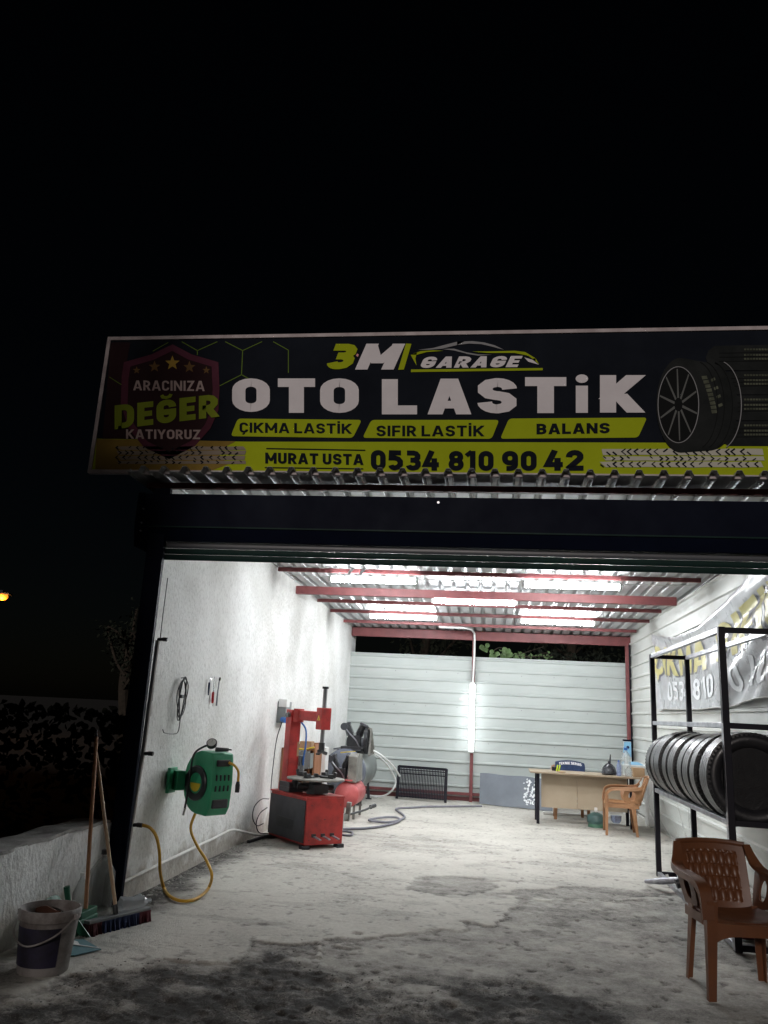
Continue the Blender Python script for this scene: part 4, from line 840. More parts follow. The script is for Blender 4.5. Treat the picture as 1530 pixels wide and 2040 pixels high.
# bead breaker on the right side
simple_w=lambda name,m,f,**k:(lambda mb:(f(mb),mb.build(name,m,TC,**k))[1])(MB())
A0=Vector((-1.86,9.95,.20)); A1=atY(692,1625,10.15)
simple_w('breaker_arm','dusty',lambda b:(b.bar(A0,A1,.06,.06),b.bar(A1+Vector((0,0,-.06)),atY(696,1598,10.15),.055,.07)),bevel=.006)
simple_w('breaker_foot','dusty',lambda b:b.bar(atY(679,1641,10.0),atY(681,1620,10.0),.05,.06),bevel=.005)
simple_w('breaker_shovel','mid_grey',lambda b:b.cbox((-1.80,9.9,.2),(.08,.12,.20)),bevel=.01)
simple_w('breaker_handle','cast',lambda b:b.tube(spline([atY(684,1626,10.1),atY(705,1620,10.3),atY(728,1613,10.6),atY(740,1607,10.8)],5),.014,8),smooth=True)
simple_w('breaker_grip','black_rubber',lambda b:b.tube([atY(738,1608,10.8),atY(747,1604.5,10.9)],.026,8),smooth=True)
tc('air_cylinder','cast',lambda b:b.cyl((.26,.12,.20),(.33,.12,.20),.09,18),smooth=True)
# cables at the left side
mb=MB(); mb.tube(spline([(-2.66,9.78,.42),(-2.70,9.6,.43),(-2.735,9.45,.36),(-2.735,9.42,.24),(-2.70,9.5,.15),(-2.66,9.62,.16)],6),.006,6); mb.tube(spline([(-2.65,9.7,.33),(-2.69,9.55,.28),(-2.71,9.5,.17),(-2.68,9.55,.07),(-2.6,9.66,.05)],6),.006,6)
mb.build('side_cables','black_rubber',TC,smooth=True)
# ------------------------------------------------------------------ things behind the machine
CB=thing('wooden_cabinet','open brown wooden cabinet crowded with parts behind the tyre changer','cabinet',(-2.5,11.2,0))
mb=MB(); mb.box((-2.76,10.9,0),(-2.735,11.5,1.0)); mb.build('side_board','wood_brown',CB); mb=MB(); mb.box((-2.40,10.9,0),(-2.375,11.5,1.03)); mb.build('side_board','wood_brown',CB)
mb=MB(); mb.box((-2.735,11.48,0),(-2.40,11.5,1.03)); mb.build('back_board','wood_brown',CB)
for z in (.25,.6,.95): mb=MB(); mb.box((-2.735,10.9,z),(-2.40,11.48,z+.018)); mb.build('shelf','wood_brown',CB)
for x in (-2.62,-2.53,-2.46): mb=MB(); mb.box((x,10.895,.30),(x+.02,10.91,.95)); mb.build('front_slat','wood_brown' if x!=-2.53 else 'broom_wood2',CB)
def simple(name,label,cat,m,f,**k):
    mb=MB(); f(mb); o=mb.build(name,m,**k); return tag(o,label,cat)
simple('cardboard_box','small cardboard box on top of the brown cabinet','box','cardboard',lambda b:b.box((-2.62,11.0,.97),(-2.46,11.2,1.06)),bevel=.004)
PB=thing('parts_bin','open grey bin of small parts on the wooden cabinet','bin',(-2.5,10.9,.8))
mb=MB(); a=[(-2.60,10.72,.72),(-2.42,10.72,.72),(-2.39,10.70,.93),(-2.62,10.70,.93)]; mb.prism(a,(0,.012,0)); mb.box((-2.60,10.72,.72),(-2.42,10.9,.74)); mb.box((-2.405,10.71,.73),(-2.393,10.9,.92)); mb.box((-2.62,10.71,.73),(-2.608,10.9,.92)); mb.build('bin_shell','tank_grey',PB)
mb=MB()
for k in range(14): mb.sphere((-2.58+random.random()*.15,10.75+random.random()*.12,.90+random.random()*.04),.022,6,4)
mb.build('small_parts','dusty',PB)
simple('yellow_tool','yellow handled tool lying across the parts bin','tool','yellow',lambda b:b.tube(spline([(-2.60,10.8,.97),(-2.5,10.78,.965),(-2.40,10.76,.99),(-2.36,10.75,1.0)],4),.012,6),smooth=True)
simple('white_box','tall plain white box standing right of the brown cabinet','box','white_plastic',lambda b:b.box((-2.475,11.35,0),(-2.315,11.55,.98)),bevel=.01)
simple('brown_board','brown board leaning on the wall left of the red column','board','wood_brown',lambda b:b.prism([(-2.77,10.62,.0),(-2.62,10.62,.0),(-2.68,10.62,.98),(-2.77,10.62,.98)],(0,.02,0)))
# ------------------------------------------------------------------ compressors
def compressor_pump(par,c,s,side=1):
    x,y,z=c
    def bb(name,m,f,**k): mb=MB(); mb.m=Matrix.Translation(c)@Matrix.Scale(s,4); f(mb); return mb.build(name,m,par,**k)
    bb('crankcase','cast',lambda b:(b.cbox((0,0,.13),(.26,.22,.24)),b.cyl((-.13,0,.12),(-.16,0,.12),.09,16)),bevel=.012)
    for sx in (-1,1):
        def cyl_(b,sx=sx):
            for k in range(9):
                t=.05+k*.022; p=Vector((sx*.07,0,.22))+Vector((sx*.42,0,.9)).normalized()*t; q=p+Vector((sx*.42,0,.9)).normalized()*.011; b.cyl(p,q,.085,16)
            p=Vector((sx*.07,0,.22)); b.cyl(p,p+Vector((sx*.42,0,.9)).normalized()*.25,.06,12)
        bb('finned_cylinder','cast',cyl_)
        p=Vector((sx*.07,0,.22))+Vector((sx*.42,0,.9)).normalized()*.25; bb('cylinder_head','dark_grey',lambda b:b.bar(p,p+Vector((sx*.42,0,.9)).normalized()*.05,.17,.17),bevel=.01)
    bb('air_filter','dark_grey',lambda b:b.cyl((-.22,-.12,.42),(-.22,-.02,.42),.075,16),smooth=True)
    bb('copper_pipe','bare_steel',lambda b:b.tube(spline([(-.2,-.08,.40),(-.1,-.14,.30),(.05,-.15,.16),(.12,-.13,.05),(.2,-.1,.0)],5),.014,6),smooth=True)
    return bb
CP=thing('air_compressor','large grey tank air compressor with black twin pump in the back corner','compressor',(-2.33,14,0))
mb=MB(); mb.lathe([(.0,-.10),(.14,-.095),(.25,-.06),(.335,.0),(.35,.03),(.35,1.35),(.33,1.4),(.16,1.47),(0,1.48)],40,(-2.41,13.38,.535),'Y'); mb.build('tank','tank_grey',CP,smooth=True)
mb=MB(); mb.lathe([(.0,-.104),(.14,-.099),(.25,-.064),(.337,-.003),(.353,.03),(.353,.07)],40,(-2.41,13.38,.535),'Y'); mb.build('tank_end','tank_blue',CP,smooth=True)
for y in (13.55,14.6):
    for x in (-2.62,-2.16):
        mb=MB(); mb.bar((x,y,0),(x+.03*(-1 if x<-2.3 else 1)*-1,y,.32),.045,.02); mb.bar((x-.05,y,.01),(x+.05,y,.01),.06,.02); mb.build('leg','dark_grey',CP)
mb=MB(); mb.box((-2.62,13.42,.86),(-2.15,14.4,.88)); mb.build('top_plate','dark_grey',CP)
mb=MB(); mb.box((-2.50,13.42,.88),(-2.16,13.75,.92)); mb.build('pump_base','cast',CP)
bb=compressor_pump(CP,(-2.30,13.58,.90),.80)
def wheel(b):
    b.lathe([(.20,0),(.22,.0),(.22,.05),(.20,.05),(.20,0)],30,(-2.12,13.62,1.03),'X')
    for k in range(5):
        a=k*2*math.pi/5; b.bar((-2.095,13.62,1.0),(-2.095,13.62+.2*math.cos(a),1.0+.2*math.sin(a)),.03,.03)
mb=MB(); wheel(mb); mb.build('flywheel','cast',CP)
mb=MB()
for a_,b_ in (((-2.03,13.50,.80),(-2.03,13.62,1.22)),((-2.03,13.62,1.22),(-2.03,14.05,.82)),((-2.03,13.50,.80),(-2.03,14.05,.82)),((-2.03,13.62,1.22),(-2.12,13.62,1.22)),((-2.03,13.75,.80),(-2.03,13.70,1.14)),((-2.03,13.9,.8),(-2.03,13.8,1.04))): mb.bar(a_,b_,.028,.03)
mb.build('belt_guard','dusty',CP)
mb=MB(); mb.cyl((-2.50,14.15,.93),(-2.12,14.15,.93),.12,18); mb.build('motor','dark_grey',CP,smooth=True)
mb=MB(); put_text(mb,'50',quadfn((-2.30,13.268,.60),(-2.20,13.288,.60),(-2.30,13.275,.68),(-2.20,13.295,.68)),.22,depth=0)
mb.build('tank_print','white_plastic',CP)
C2=thing('small_compressor','small red tank compressor with dusty pump and belt guard behind the tyre changer','compressor',(-2.15,12.2,0))
mb=MB(); mb.lathe([(0,-.06),(.10,-.045),(.17,0),(.18,.03),(.18,.62),(.16,.66),(0,.70)],28,(-2.06,11.75,.33),'Y'); mb.build('tank','pink_red',C2,smooth=True)
mb=MB(); mb.box((-2.38,11.7,.52),(-1.98,12.4,.54)); mb.build('top_plate','pink_red',C2)
compressor_pump(C2,(-2.20,11.92,.50),.72)
mb=MB(); mb.prism([(-2.06,11.74,.50),(-2.06,11.74,.86),(-2.06,11.90,.90),(-2.06,12.2,.88),(-2.06,12.3,.50)],(.13,0,0)); mb.build('belt_guard','dusty',C2,bevel=.01)
mb=MB()
for x in (-2.2,-1.95):
    for y in (11.8,12.35): mb.bar((x,y,0),(x,y,.22),.035,.02)
mb.build('tank_feet','dusty',C2)
simple('yellow_lever','yellow rod lying on the small compressor belt guard','tool','yellow',lambda b:b.tube([(-2.32,12.5,.865),(-2.05,12.2,.91)],.009,6))
# white hoses
mb=MB(); mb.tube(spline([atY(737,1492,13.9),atY(760,1505,14.1),atY(782,1525,14.4),atY(796,1546,14.75)],8),.018,8); mb.build('x','hose_white',smooth=True); o=bpy.context.scene.collection.objects[-1]; o.name='white_hose'; tag(o,'upper white hose arching from the compressor to the black grille','hose')
mb=MB(); mb.tube(spline([atY(735,1496,13.9),atY(758,1510,14.2),atY(776,1530,14.5),atY(788,1555,14.7),atY(783,1572,14.7),atY(768,1584,14.75),atY(748,1587,14.8),atY(728,1583,14.85)],8),.016,8); tag(mb.build('white_hose','hose_white',smooth=True),'lower white hose curling from the compressor down to the floor','hose')
# ------------------------------------------------------------------ black grille
GR=thing('metal_grille','black barred metal grille leaning on the back wall left of the upright tube','grille',(-1.25,15.1,0))
gb=lambda u,v: Vector((-1.70+.885*u,14.95-.15*u+.12*v,.005+.56*v))
for a_,b_,w_ in (((0,0),(0,1),.045),((1,0),(1,1),.045),((0,.985),(1,.985),.045)):
    mb=MB(); mb.bar(gb(*a_),gb(*b_),w_,.03,up=(0,1,0)); mb.build('frame_bar','black_steel',GR)
for v in (.09,.78,.9): 
    mb=MB(); mb.bar(gb(0,v),gb(1,v),.018,.02,up=(0,1,0)); mb.build('cross_bar','black_steel',GR)
mb=MB(); mb.bar(gb(0,0.06),gb(0,.94),.0175,.012,up=(0,1,0)); b0=mb.build('bar','black_steel',GR); b0.location.x=.0
dd=gb(1,0)-gb(0,0)
for k in range(1,31):
    b=b0.copy() if k>1 else b0; 
    if k>1: COL.objects.link(b); b.parent=GR
    b.location=dd*(k/31.0)
# grey foam sheet leaning
MT=thing('foam_sheet','grey foam sheet leaning low on the back wall beside the desk','sheet',(.3,15,0))
mb=MB(); mb.grid(lambda u,v:(-.22+1.25*u,14.98-.42*u+.20*v+.006*math.sin(u*20),.01+.51*v+.006*math.sin(u*13)),16,6,thick=(0,.012,0)); mb.build('sheet','mat_grey',MT,smooth=True)
mb=MB(); mb.box((.24,14.82,.02),(.245,14.825,.025)) 
r=random.Random(4); mb=MB()
for k in range(70):
    u=.62+r.random()*.18; v=.12+.8*r.random(); c=Vector((-.22+1.25*u,14.98-.42*u+.20*v-.006,.01+.51*v)); w=r.uniform(.008,.022); h=r.uniform(.008,.03); mb.prism([c+Vector((-w,0,-h*.5)),c+Vector((w,.0,-h)),c+Vector((w*.8,0,h)),c+Vector((-w*.7,0,h*.6))],(0,.003,0))
o=mb.build('foil_scraps','foil',MT); o['kind']='stuff'
# ------------------------------------------------------------------ desk and what is on it
DK=thing('desk','beige laminate office desk with dark steel legs near the back wall','desk',(1.35,13.1,0))
def dkm(b): b.box((.57,12.72,.725),(2.2,13.42,.75))
simple_p=lambda name,m,f,par,**k:(lambda mb:(f(mb),mb.build(name,m,par,**k))[1])(MB())
simple_p('desktop','desktop',dkm,DK,bevel=.004)
simple_p('front_panel','desk',lambda b:b.box((.745,12.95,.225),(1.28,12.968,.70)),DK,bevel=.002)
simple_p('front_panel','desk',lambda b:b.box((1.284,12.95,.225),(2.02,12.968,.70)),DK,bevel=.002)
simple_p('apron','desk',lambda b:b.box((.75,12.93,.64),(2.02,12.948,.715)),DK)
for x,y in ((.69,12.82),(.69,13.30),(2.07,12.9),(2.07,13.3)): simple_p('leg','black_steel',lambda b:b.box((x-.022,y-.022,0),(x+.022,y+.022,.725)),DK)
simple_p('drawer_box','desk',lambda b:b.box((1.62,12.98,.40),(2.02,13.36,.72)),DK)
# black bag, bottles, box etc
def lathe_thing(name,label,cat,prof,c,m,cap=None,capm=None,n=16):
    t=thing(name,label,cat,c); mb=MB(); mb.lathe(prof,n,c); mb.build('bottle_body',m,t,smooth=True)
    if cap: mb=MB(); mb.lathe(cap,n,c); mb.build('cap',capm,t,smooth=True)
    return t
dz=.752
BGp=thing('black_bag','small black plastic bag knotted on the desk','bag',(1.76,12.95,dz)); 
simple_p('bag_body','smoke',lambda b:b.lathe([(.10,0),(.115,.02),(.10,.10),(.06,.15),(.02,.17),(.016,.2)],14,(1.76,12.95,dz)),BGp,smooth=True)
simple_p('bag_knot','smoke',lambda b:b.tube([(1.775,12.95,dz+.17),(1.785,12.95,dz+.30)],.014,8,rs=[.016,.008]),BGp)
simple_p('bag_handle','film',lambda b:b.tube(spline([(1.68,12.94,dz+.03),(1.64,12.94,dz+.09),(1.67,12.94,dz+.15),(1.73,12.94,dz+.17)],5),.006,6),BGp)
bp_=[(.0,0),(.033,0),(.035,.02),(.033,.07),(.035,.11),(.033,.15),(.022,.18),(.013,.2),(.013,.21)]
lathe_thing('water_bottle','small blue tinted water bottle on the desk right of the black bag','bottle',bp_,(1.89,12.85,dz),'clear_blue',[(.015,.205),(.015,.225),(0,.226)],'blue')
bg_=[(.0,0),(.07,0),(.075,.03),(.07,.1),(.076,.16),(.07,.22),(.075,.26),(.05,.32),(.024,.35),(.024,.38)]
lathe_thing('water_jug','large clear water jug with blue cap on the desk','bottle',bg_,(2.03,13.05,dz),'clear',[(.028,.37),(.028,.41),(0,.412)],'blue',20)
lathe_thing('clear_cup','empty clear plastic bottle at the desk edge behind the chair','bottle',[(0,0),(.05,0),(.055,.05),(.05,.1),(.03,.13),(.014,.15)],(2.03,12.82,dz),'clear')
TP=thing('tape_roll','black tape roll with yellow hi-viz strips on the left of the desk','tape',(.98,12.95,dz))
simple_p('roll','smoke',lambda b:b.cbox((.955,12.97,dz+.04),(.10,.05,.06)),TP,bevel=.008)
for x in (.985,1.02): simple_p('hi_viz_strip','ban_hv',lambda b:b.bar((x-.01,12.935,dz+.01),(x+.008,12.935,dz+.10),.02,.006,up=(0,1,0)),TP)
simple_p('base_ring','cardboard',lambda b:b.lathe([(.03,0),(.07,0),(.07,.012),(.03,.012)],16,(1.04,12.86,dz)),TP)
simple('cardboard_carton','plain cardboard carton on the right of the desk behind the chair','box','cardboard',lambda b:b.box((2.09,12.8,dz),(2.26,13.0,dz+.13)),bevel=.004)
SHs=thing('white_tray','white flat tray bracketed on the corner right of the desk','shelf',(2.3,13.6,.85))
simple_p('board','white_plastic',lambda b:b.box((2.06,13.3,.868),(2.50,13.75,.895)),SHs,bevel=.003)
simple_p('support','white_plastic',lambda b:b.box((2.40,13.35,0),(2.49,13.7,.868)),SHs)
simple('folded_paper','blue folded leaflet lying on the white tray','paper','light_blue',lambda b:b.prism([(2.12,13.4,.897),(2.35,13.42,.897),(2.30,13.6,.93),(2.15,13.6,.93)],(0,0,.006)))
BX=thing('banner_box','tall slim box printed light blue and white standing in the back right corner','box',(2.36,15.1,0))
simple_p('box','white_plastic',lambda b:b.prism([(2.26,14.95,.0),(2.42,14.95,.0),(2.42,14.95,1.22),(2.30,14.95,1.22)],(0,.09,0)),BX,bevel=.004)
simple_p('blue_print','light_blue',lambda b:b.prism([(2.302,14.946,1.21),(2.418,14.946,1.21),(2.418,14.946,.95),(2.275,14.946,1.03)],(0,.002,0)),BX)
simple_p('print_ring','navy_cloth',lambda b:b.lathe([(.018,-.003),(.025,-.003),(.025,0),(.018,0)],14,(2.362,14.944,1.12),'Y'),BX)
simple_p('end_cap','navy',lambda b:b.box((2.29,14.94,1.221),(2.45,15.05,1.25)),BX)
# ------------------------------------------------------------------ plastic armchairs
def armchair(label,cmat,loc_,rz,group,woven=True):
    t=thing('plastic_armchair',label,'chair',loc_,rz,group)
    def ad(name,f,**k): mb=MB(); f(mb); return mb.build(name,cmat,t,local=True,**k)
    # seat: x right, -y front
    def seat(u,v):
        y=-.23+.45*v; w=.235-.03*v; x=(-1+2*u)*w; z=.425+.018*abs(2*u-1)**3-.018*math.sin(math.pi*v)*(1-abs(2*u-1)**2)-.035*max(0,(.12-v)/.12)**2-.015*v
        return (x,y,z)
    ad('seat',lambda b:b.grid(seat,16,14,thick=(0,0,-.012)),smooth=True)
    def apron(u,v):
        x=(-1+2*u)*.235; y=-.233-.012*math.cos((2*u-1)*1.5); z=.412-v*(.065+.05*abs(2*u-1)**4)
        return (x,y,z)
    ad('apron',lambda b:b.grid(apron,16,3,thick=(0,.012,0)),smooth=True)
    def back(u,v):
        a=2*u-1; x=a*(.205+.02*v); y=.215+.13*v-.035*(1-a*a)*(-1)+.0; z=.405+.385*v-.012*a*a*v
        d=0
        if woven and .12<u<.88 and .10<v<.86:
            uu=(u-.12)/.76*6; vv=(v-.10)/.76*5; p=abs(((uu+vv)%1)-.5)*2; q=abs(((uu-vv)%1)-.5)*2
            uu2=(u-.12)/.76*7; vv2=(v-.1)/.76*4.2; k=int(vv2); fx=((uu2+.5*(k%2))%1)-.5; fy=(vv2%1)-.5
            e=max(0,1-(fx/.46)**2-(fy/.62)**2); d=-.016*math.sqrt(e)+.010
        return (x,y+d,z)
    ad('backrest',lambda b:b.grid(back,84,60,thick=(0,.014,0)),smooth=True)
    ad('top_rim',lambda b:b.tube([back(u/12,1.0) for u in range(13)],.014,8,flat=1.2),smooth=True)
    for s in (-1,1):
        def wing(b,s=s):   # side wing from back edge to armrest with an oval hole
            O=[(.235,.43),(.10,.43),(.02,.45),(.0,.53),(.02,.60),(.10,.625),(.20,.635),(.245,.66),(.27,.62),(.255,.52)]
            n=len(O); Hc=(.125,.535); I=[(Hc[0]+.046*math.cos(math.atan2(z-Hc[1],y-Hc[0])),Hc[1]+.066*math.sin(math.atan2(z-Hc[1],y-Hc[0]))) for y,z in O]
            def P(y,z,o=0): return (s*(.222+.045*min(1,max(0,(z-.43)/.2))+o),y,z)
            def dens(A): 
                o=[]
                for i in range(len(A)):
                    a,b2=A[i],A[(i+1)%len(A)]
                    for t_ in (0,.5): o.append((a[0]*(1-t_)+b2[0]*t_,a[1]*(1-t_)+b2[1]*t_))
                return o
            O=dens(O); I=[(Hc[0]+.046*math.cos(math.atan2((z-Hc[1])/.066,(y-Hc[0])/.046)),Hc[1]+.066*math.sin(math.atan2((z-Hc[1])/.066,(y-Hc[0])/.046))) for y,z in O]; n=len(O)
            vs=[P(*p) for p in O]+[P(*p) for p in I]+[P(*p,-.012) for p in O]+[P(*p,-.012) for p in I]
            f=[]
            for i in range(n):
                j=(i+1)%n; f+=[(i,j,n+j,n+i),(2*n+i,3*n+i,3*n+j,2*n+j),(n+i,n+j,3*n+j,3*n+i),(i,2*n+i,2*n+j,j)]
            b.add(vs,f)
        ad('side_wing',wing,smooth=True)
        def edge(b,s=s):
            b.tube([(s*.222,.235,.78),(s*.235,.29+.05,.79)],.004,4)
        def arm(b,s=s):
            pts=spline([(s*.232,.325,.78),(s*.245,.285,.71),(s*.265,.235,.655),(s*.278,.12,.638),(s*.282,-.02,.635),(s*.278,-.13,.628),(s*.272,-.205,.595),(s*.268,-.232,.53),(s*.266,-.245,.43)],5)
            w=[.012]*3; N=len(pts); vs=[];
            for i,p in enumerate(pts):
                t_=(pts[min(i+1,N-1)]-pts[max(i-1,0)]).normalized(); x=Vector((1,0,0)); nrm=t_.cross(x).normalized()
                ww=.022+.014*min(1,i/8); th=.009
                vs+=[p-x*ww-nrm*th,p+x*ww-nrm*th*.2,p+x*ww+nrm*th,p-x*ww+nrm*th]
            f=[(i*4+j,i*4+(j+1)%4,(i+1)*4+(j+1)%4,(i+1)*4+j) for i in range(N-1) for j in range(4)]+[(3,2,1,0),((N-1)*4,(N-1)*4+1,(N-1)*4+2,(N-1)*4+3)]
            b.add(vs,f)
            # down-turned outer lip
            L2=[p+Vector((s*.034,0,-.002)) for p in pts[6:]]; 
            for i in range(len(L2)-1):
                b.add([L2[i],L2[i+1],L2[i+1]+Vector((s*.003,.012,-.026)),L2[i]+Vector((s*.003,.012,-.026)),L2[i]+Vector((-s*.006,0,0)),L2[i+1]+Vector((-s*.006,0,0)),L2[i+1]+Vector((-s*.003,.012,-.026)),L2[i]+Vector((-s*.003,.012,-.026))],[(0,1,2,3),(4,7,6,5),(0,4,5,1),(2,6,7,3)])
        ad('arm',arm,smooth=True,ang=40)
        def leg(front):
            def f(b,s=s):
                if front: T=(s*.262,-.245,.53); B=(s*.272,-.245,0.); w0,w1,d0,d1=.068,.044,.05,.034
                else: T=(s*.215,.17,.44); B=(s*.235,.205,0.); w0,w1,d0,d1=.055,.04,.07,.036
                T,B=Vector(T),Vector(B)
                # L-shaped section: a front web and a side web
                def sec(c,w,d): 
                    sy=-1 if front else 1
                    q=[(0,0),(-s*w,0),(-s*w,-sy*.006),(-s*.007,-sy*.006),(-s*.007,-sy*d),(0,-sy*d)]
                    return [(c.x+a+s*.012,c.y+b2,c.z) for a,b2 in q]
                ks=[0,.35,.7,1]; vs=[]
                for k in ks: vs+=sec(T.lerp(B,k),w0+(w1-w0)*k,d0+(d1-d0)*k)
                f_=[(i*6+j,i*6+(j+1)%6,(i+1)*6+(j+1)%6,(i+1)*6+j) for i in range(3) for j in range(6)]+[(0,1,2,3),(0,3,4,5),(18,19,20,21),(18,21,22,23)]
                b.add(vs,f_)
            return f
        ad('leg',leg(True)); ad('leg',leg(False))
    def rail(b):
        for s in (-1,1): b.grid(lambda u,v:(s*.232,-.22+.44*u,.42-.055*v-.0*u),8,2,thick=(-s*.01,0,0))
        b.grid(lambda u,v:(-.21+.42*u,.222,.41-.05*v),8,2,thick=(0,-.01,0))
    ad('seat_frame',rail,smooth=True)
    return t
armchair('brown plastic armchair with quilted back standing in the right foreground','chair_brown',(1.502,5.575,-.016),R_(8),'plastic armchairs')
armchair('tan plastic armchair seen from the side at the right end of the desk','chair_tan',(1.84,12.32,0),R_(-94),'plastic armchairs',False)
JC=armchair('brown plastic armchair draped with a navy jacket behind the desk','chair_tan',(1.25,13.78,0),R_(3),'plastic armchairs',False)
JK=thing('navy_jacket','navy jacket with white lettering hung over the chair behind the desk','jacket',(1.25,14.1,.75))
def jk(u,v):
    a=2*u-1; return (1.27+a*(.235+.05*(1-v))+.01*math.sin(v*9),14.04-.12*(1-v)+.012*math.sin(u*17+v*5)-.03*(1-a*a),.50+.38*v-.035*a*a*v)
simple_p('cloth','navy_cloth',lambda b:b.grid(jk,24,12,thick=(0,.10,0)),JK,smooth=True)
mb=MB(); put_text(mb,'Teknik Servis'.upper().replace('V','U').replace('K','K'),lambda u,v:Vector(jk(.12+.76*u,.84+.11*v))+Vector((0,-.012,0)),.2,depth=0); mb.build('lettering','s_white',JK)
# gas bottle and blue item below the desk
GS=thing('gas_bottle','small blue-green camping gas bottle under the desk','gas bottle',(1.55,12.85,0))
simple_p('bottle','gas',lambda b:b.lathe([(0,.02),(.10,.03),(.13,.07),(.135,.12),(.12,.165),(.06,.2),(.025,.21)],22,(1.55,12.9,0)),GS,smooth=True)
simple_p('foot_ring','gas_green',lambda b:b.lathe([(.11,0),(.12,0),(.115,.05),(.10,.05)],22,(1.55,12.9,0)),GS,smooth=True)
simple_p('valve','pipe_white',lambda b:(b.cyl((1.55,12.9,.2),(1.55,12.9,.25),.02,10),b.cyl((1.53,12.9,.245),(1.57,12.9,.245),.03,10)),GS,smooth=True)
simple('blue_tub','small dark blue tub on the floor behind the tan chair','tub','clear_blue',lambda b:b.lathe([(.05,0),(.08,.04),(.085,.11),(.0,.115)],16,(1.90,13.3,0.03)),smooth=True)
simple('floor_shelf_board','low white board lying on the floor under the desk','board','pipe_white',lambda b:b.box((.85,14.15,.0),(1.95,14.3,.03)))
# crumpled transparent sheet against the right wall behind the chair
def film(u,v):
    y=13.2-2.6*u; return (RX-.06-.10*math.sin(v*math.pi)*(.6+.4*math.sin(u*7))+.03*math.sin(u*23+v*9),y,.72*(1-.3*u)*v+.02)
simple('plastic_sheet','crumpled clear plastic sheet standing against the right wall behind the tan chair','plastic sheet','film',lambda b:b.grid(film,40,16),smooth=True)
# floor hose
fh=[(678,1652),(700,1651),(730,1650),(765,1645),(795,1636),(792,1629),(770,1628),(745,1631),(735,1634),(752,1637),(775,1638),(795,1634),(806,1628),(800,1621),(789,1613),(795,1610),(820,1609),(850,1607),(900,1606.5),(960,1606)]
mb=MB(); mb.tube(spline([atZ(x,y,.016+(.012 if 4<i<9 else 0)) for i,(x,y) in enumerate(fh)],6),.016,8); tag(mb.build('floor_hose','hose_grey',smooth=True),'long grey hose looping over the floor towards the foam sheet','hose')
mb=MB(); mb.tube(spline([atZ(x,y,.012) for x,y in ((676,1656),(690,1656),(702,1659),(700,1664),(688,1664),(678,1662))],6),.013,8); tag(mb.build('short_hose','hose_grey',smooth=True),'short grey hose end coiled beside the red machine','hose')
# ------------------------------------------------------------------ tyre rack and tyres
RK=thing('tyre_rack','tall black and bare steel tyre rack along the right wall','rack',(1.92,7.8,0))
x0,x1,y0,y1=1.735,2.105,6.43,9.19; zs=[.02,.845,1.535,2.25]
for x,y in ((x0,y0),(x1,y0),(x0,y1),(x1,y1)):
    simple_p('post','black_steel',lambda b:b.box((x-.025,y-.025,-.01),(x+.025,y+.025,2.275)),RK,bevel=.003)
simple_p('post_face','bare_steel',lambda b:b.box((x0-.0275,y0-.0255,.0),(x0-.0253,y0+.0235,1.55)),RK)
for z in zs:
    for x in (x0,x1): simple_p('long_rail','bare_steel',lambda b:b.box((x-.02,y0+.025,z-.02),(x+.02,y1-.025,z+.02)),RK,bevel=.003)
    for y in (y0,y1): simple_p('cross_rail','black_steel',lambda b:b.box((x0+.025,y-.02,z-.021),(x1-.025,y+.02,z+.021)),RK,bevel=.003)
simple_p('bracket','black_steel',lambda b:b.box((x1-.04,y1-.06,.72),(x1+.0,y1+.03,.82)),RK)
def tyre_prof(R,w,rim,ridges):
    p=[]; h=w/2
    p+= [(rim,-h*.62),(rim+.012,-h*.78),(rim+.03,-h*.9),((rim+R)/2,-h*1.0),(R-.035,-h*.96),(R-.012,-h*.82)]
    n=ridges
    for k in range(n):
        a=-h*.78+ (1.56*h)*k/n; b=a+1.56*h/n; g=.008
        p+=[(R-.010,a+.002),(R-.001,a+g*.6),(R,b-g*.6),(R-.010,b-.002)]
    p+=[(R-.012,h*.82),(R-.035,h*.96),((rim+R)/2,h*1.0),(rim+.03,h*.9),(rim+.012,h*.78),(rim,h*.62)]
    p+=[(rim+.01,h*.5),(R-.03,h*.6),(R-.022,0),(R-.03,-h*.6),(rim+.01,-h*.5),(rim,-h*.62)]
    return p
TL=['farthest tyre on the rack, slim and set against the far post','second tyre from the far post, with smooth worn tread','third tyre from the far post, with toothed shoulder blocks','fourth tyre from the far post on the rack','middle tyre of the rack row, with shiny tread bands','fourth tyre from the near post on the rack','third tyre from the near post on the rack','second tyre from the near post on the rack','nearest tyre on the rack, its dark open side facing the yard']
yy=[9.02,8.70,8.40,8.10,7.80,7.50,7.20,6.90,6.58]; RR=[.305,.315,.325,.32,.32,.322,.325,.33,.335]
for k in range(9):
    R=RR[k]; w=[.20,.24,.25,.235,.225,.23,.225,.23,.25][k]; zc=.867+math.sqrt(R*R-.165**2)+.0
    t=thing('tyre',TL[k],'tyre',(1.92+[0,.008,-.01,.006,-.006,.01,0,-.008,0][k],yy[k]+[0,.02,-.02,.015,0,-.02,.02,.0,0][k],zc),R_([2,-2.5,1.5,-1,3,-2,1,-3,1][k]),'used tyres standing on the rack')
    mb=MB(); mb.lathe(tyre_prof(R,w,R-.115,[4,3,4,3,3,4,3,3,4][k]),64,(0,0,0),'Y'); mb.build('carcass','black_rubber',t,local=True,smooth=True,ang=50)
    if k in (0,2,4,5,7,8):
        mb=MB()
        for j in range(60):
            a=j*2*math.pi/60
            for sd_ in (-1,1):
                c=Vector(((R-.012)*math.cos(a),sd_*w*.43,(R-.012)*math.sin(a))); rdir=Vector((math.cos(a),0,math.sin(a))); td=Vector((-math.sin(a),0,math.cos(a)))
                mb.bar(c-rdir*.012+Vector((0,sd_*.002,0)),c+rdir*.010-Vector((0,sd_*.006,0)),.013,.016,up=td)
        mb.build('shoulder_blocks','black_rubber',t,local=True)['kind']='stuff'
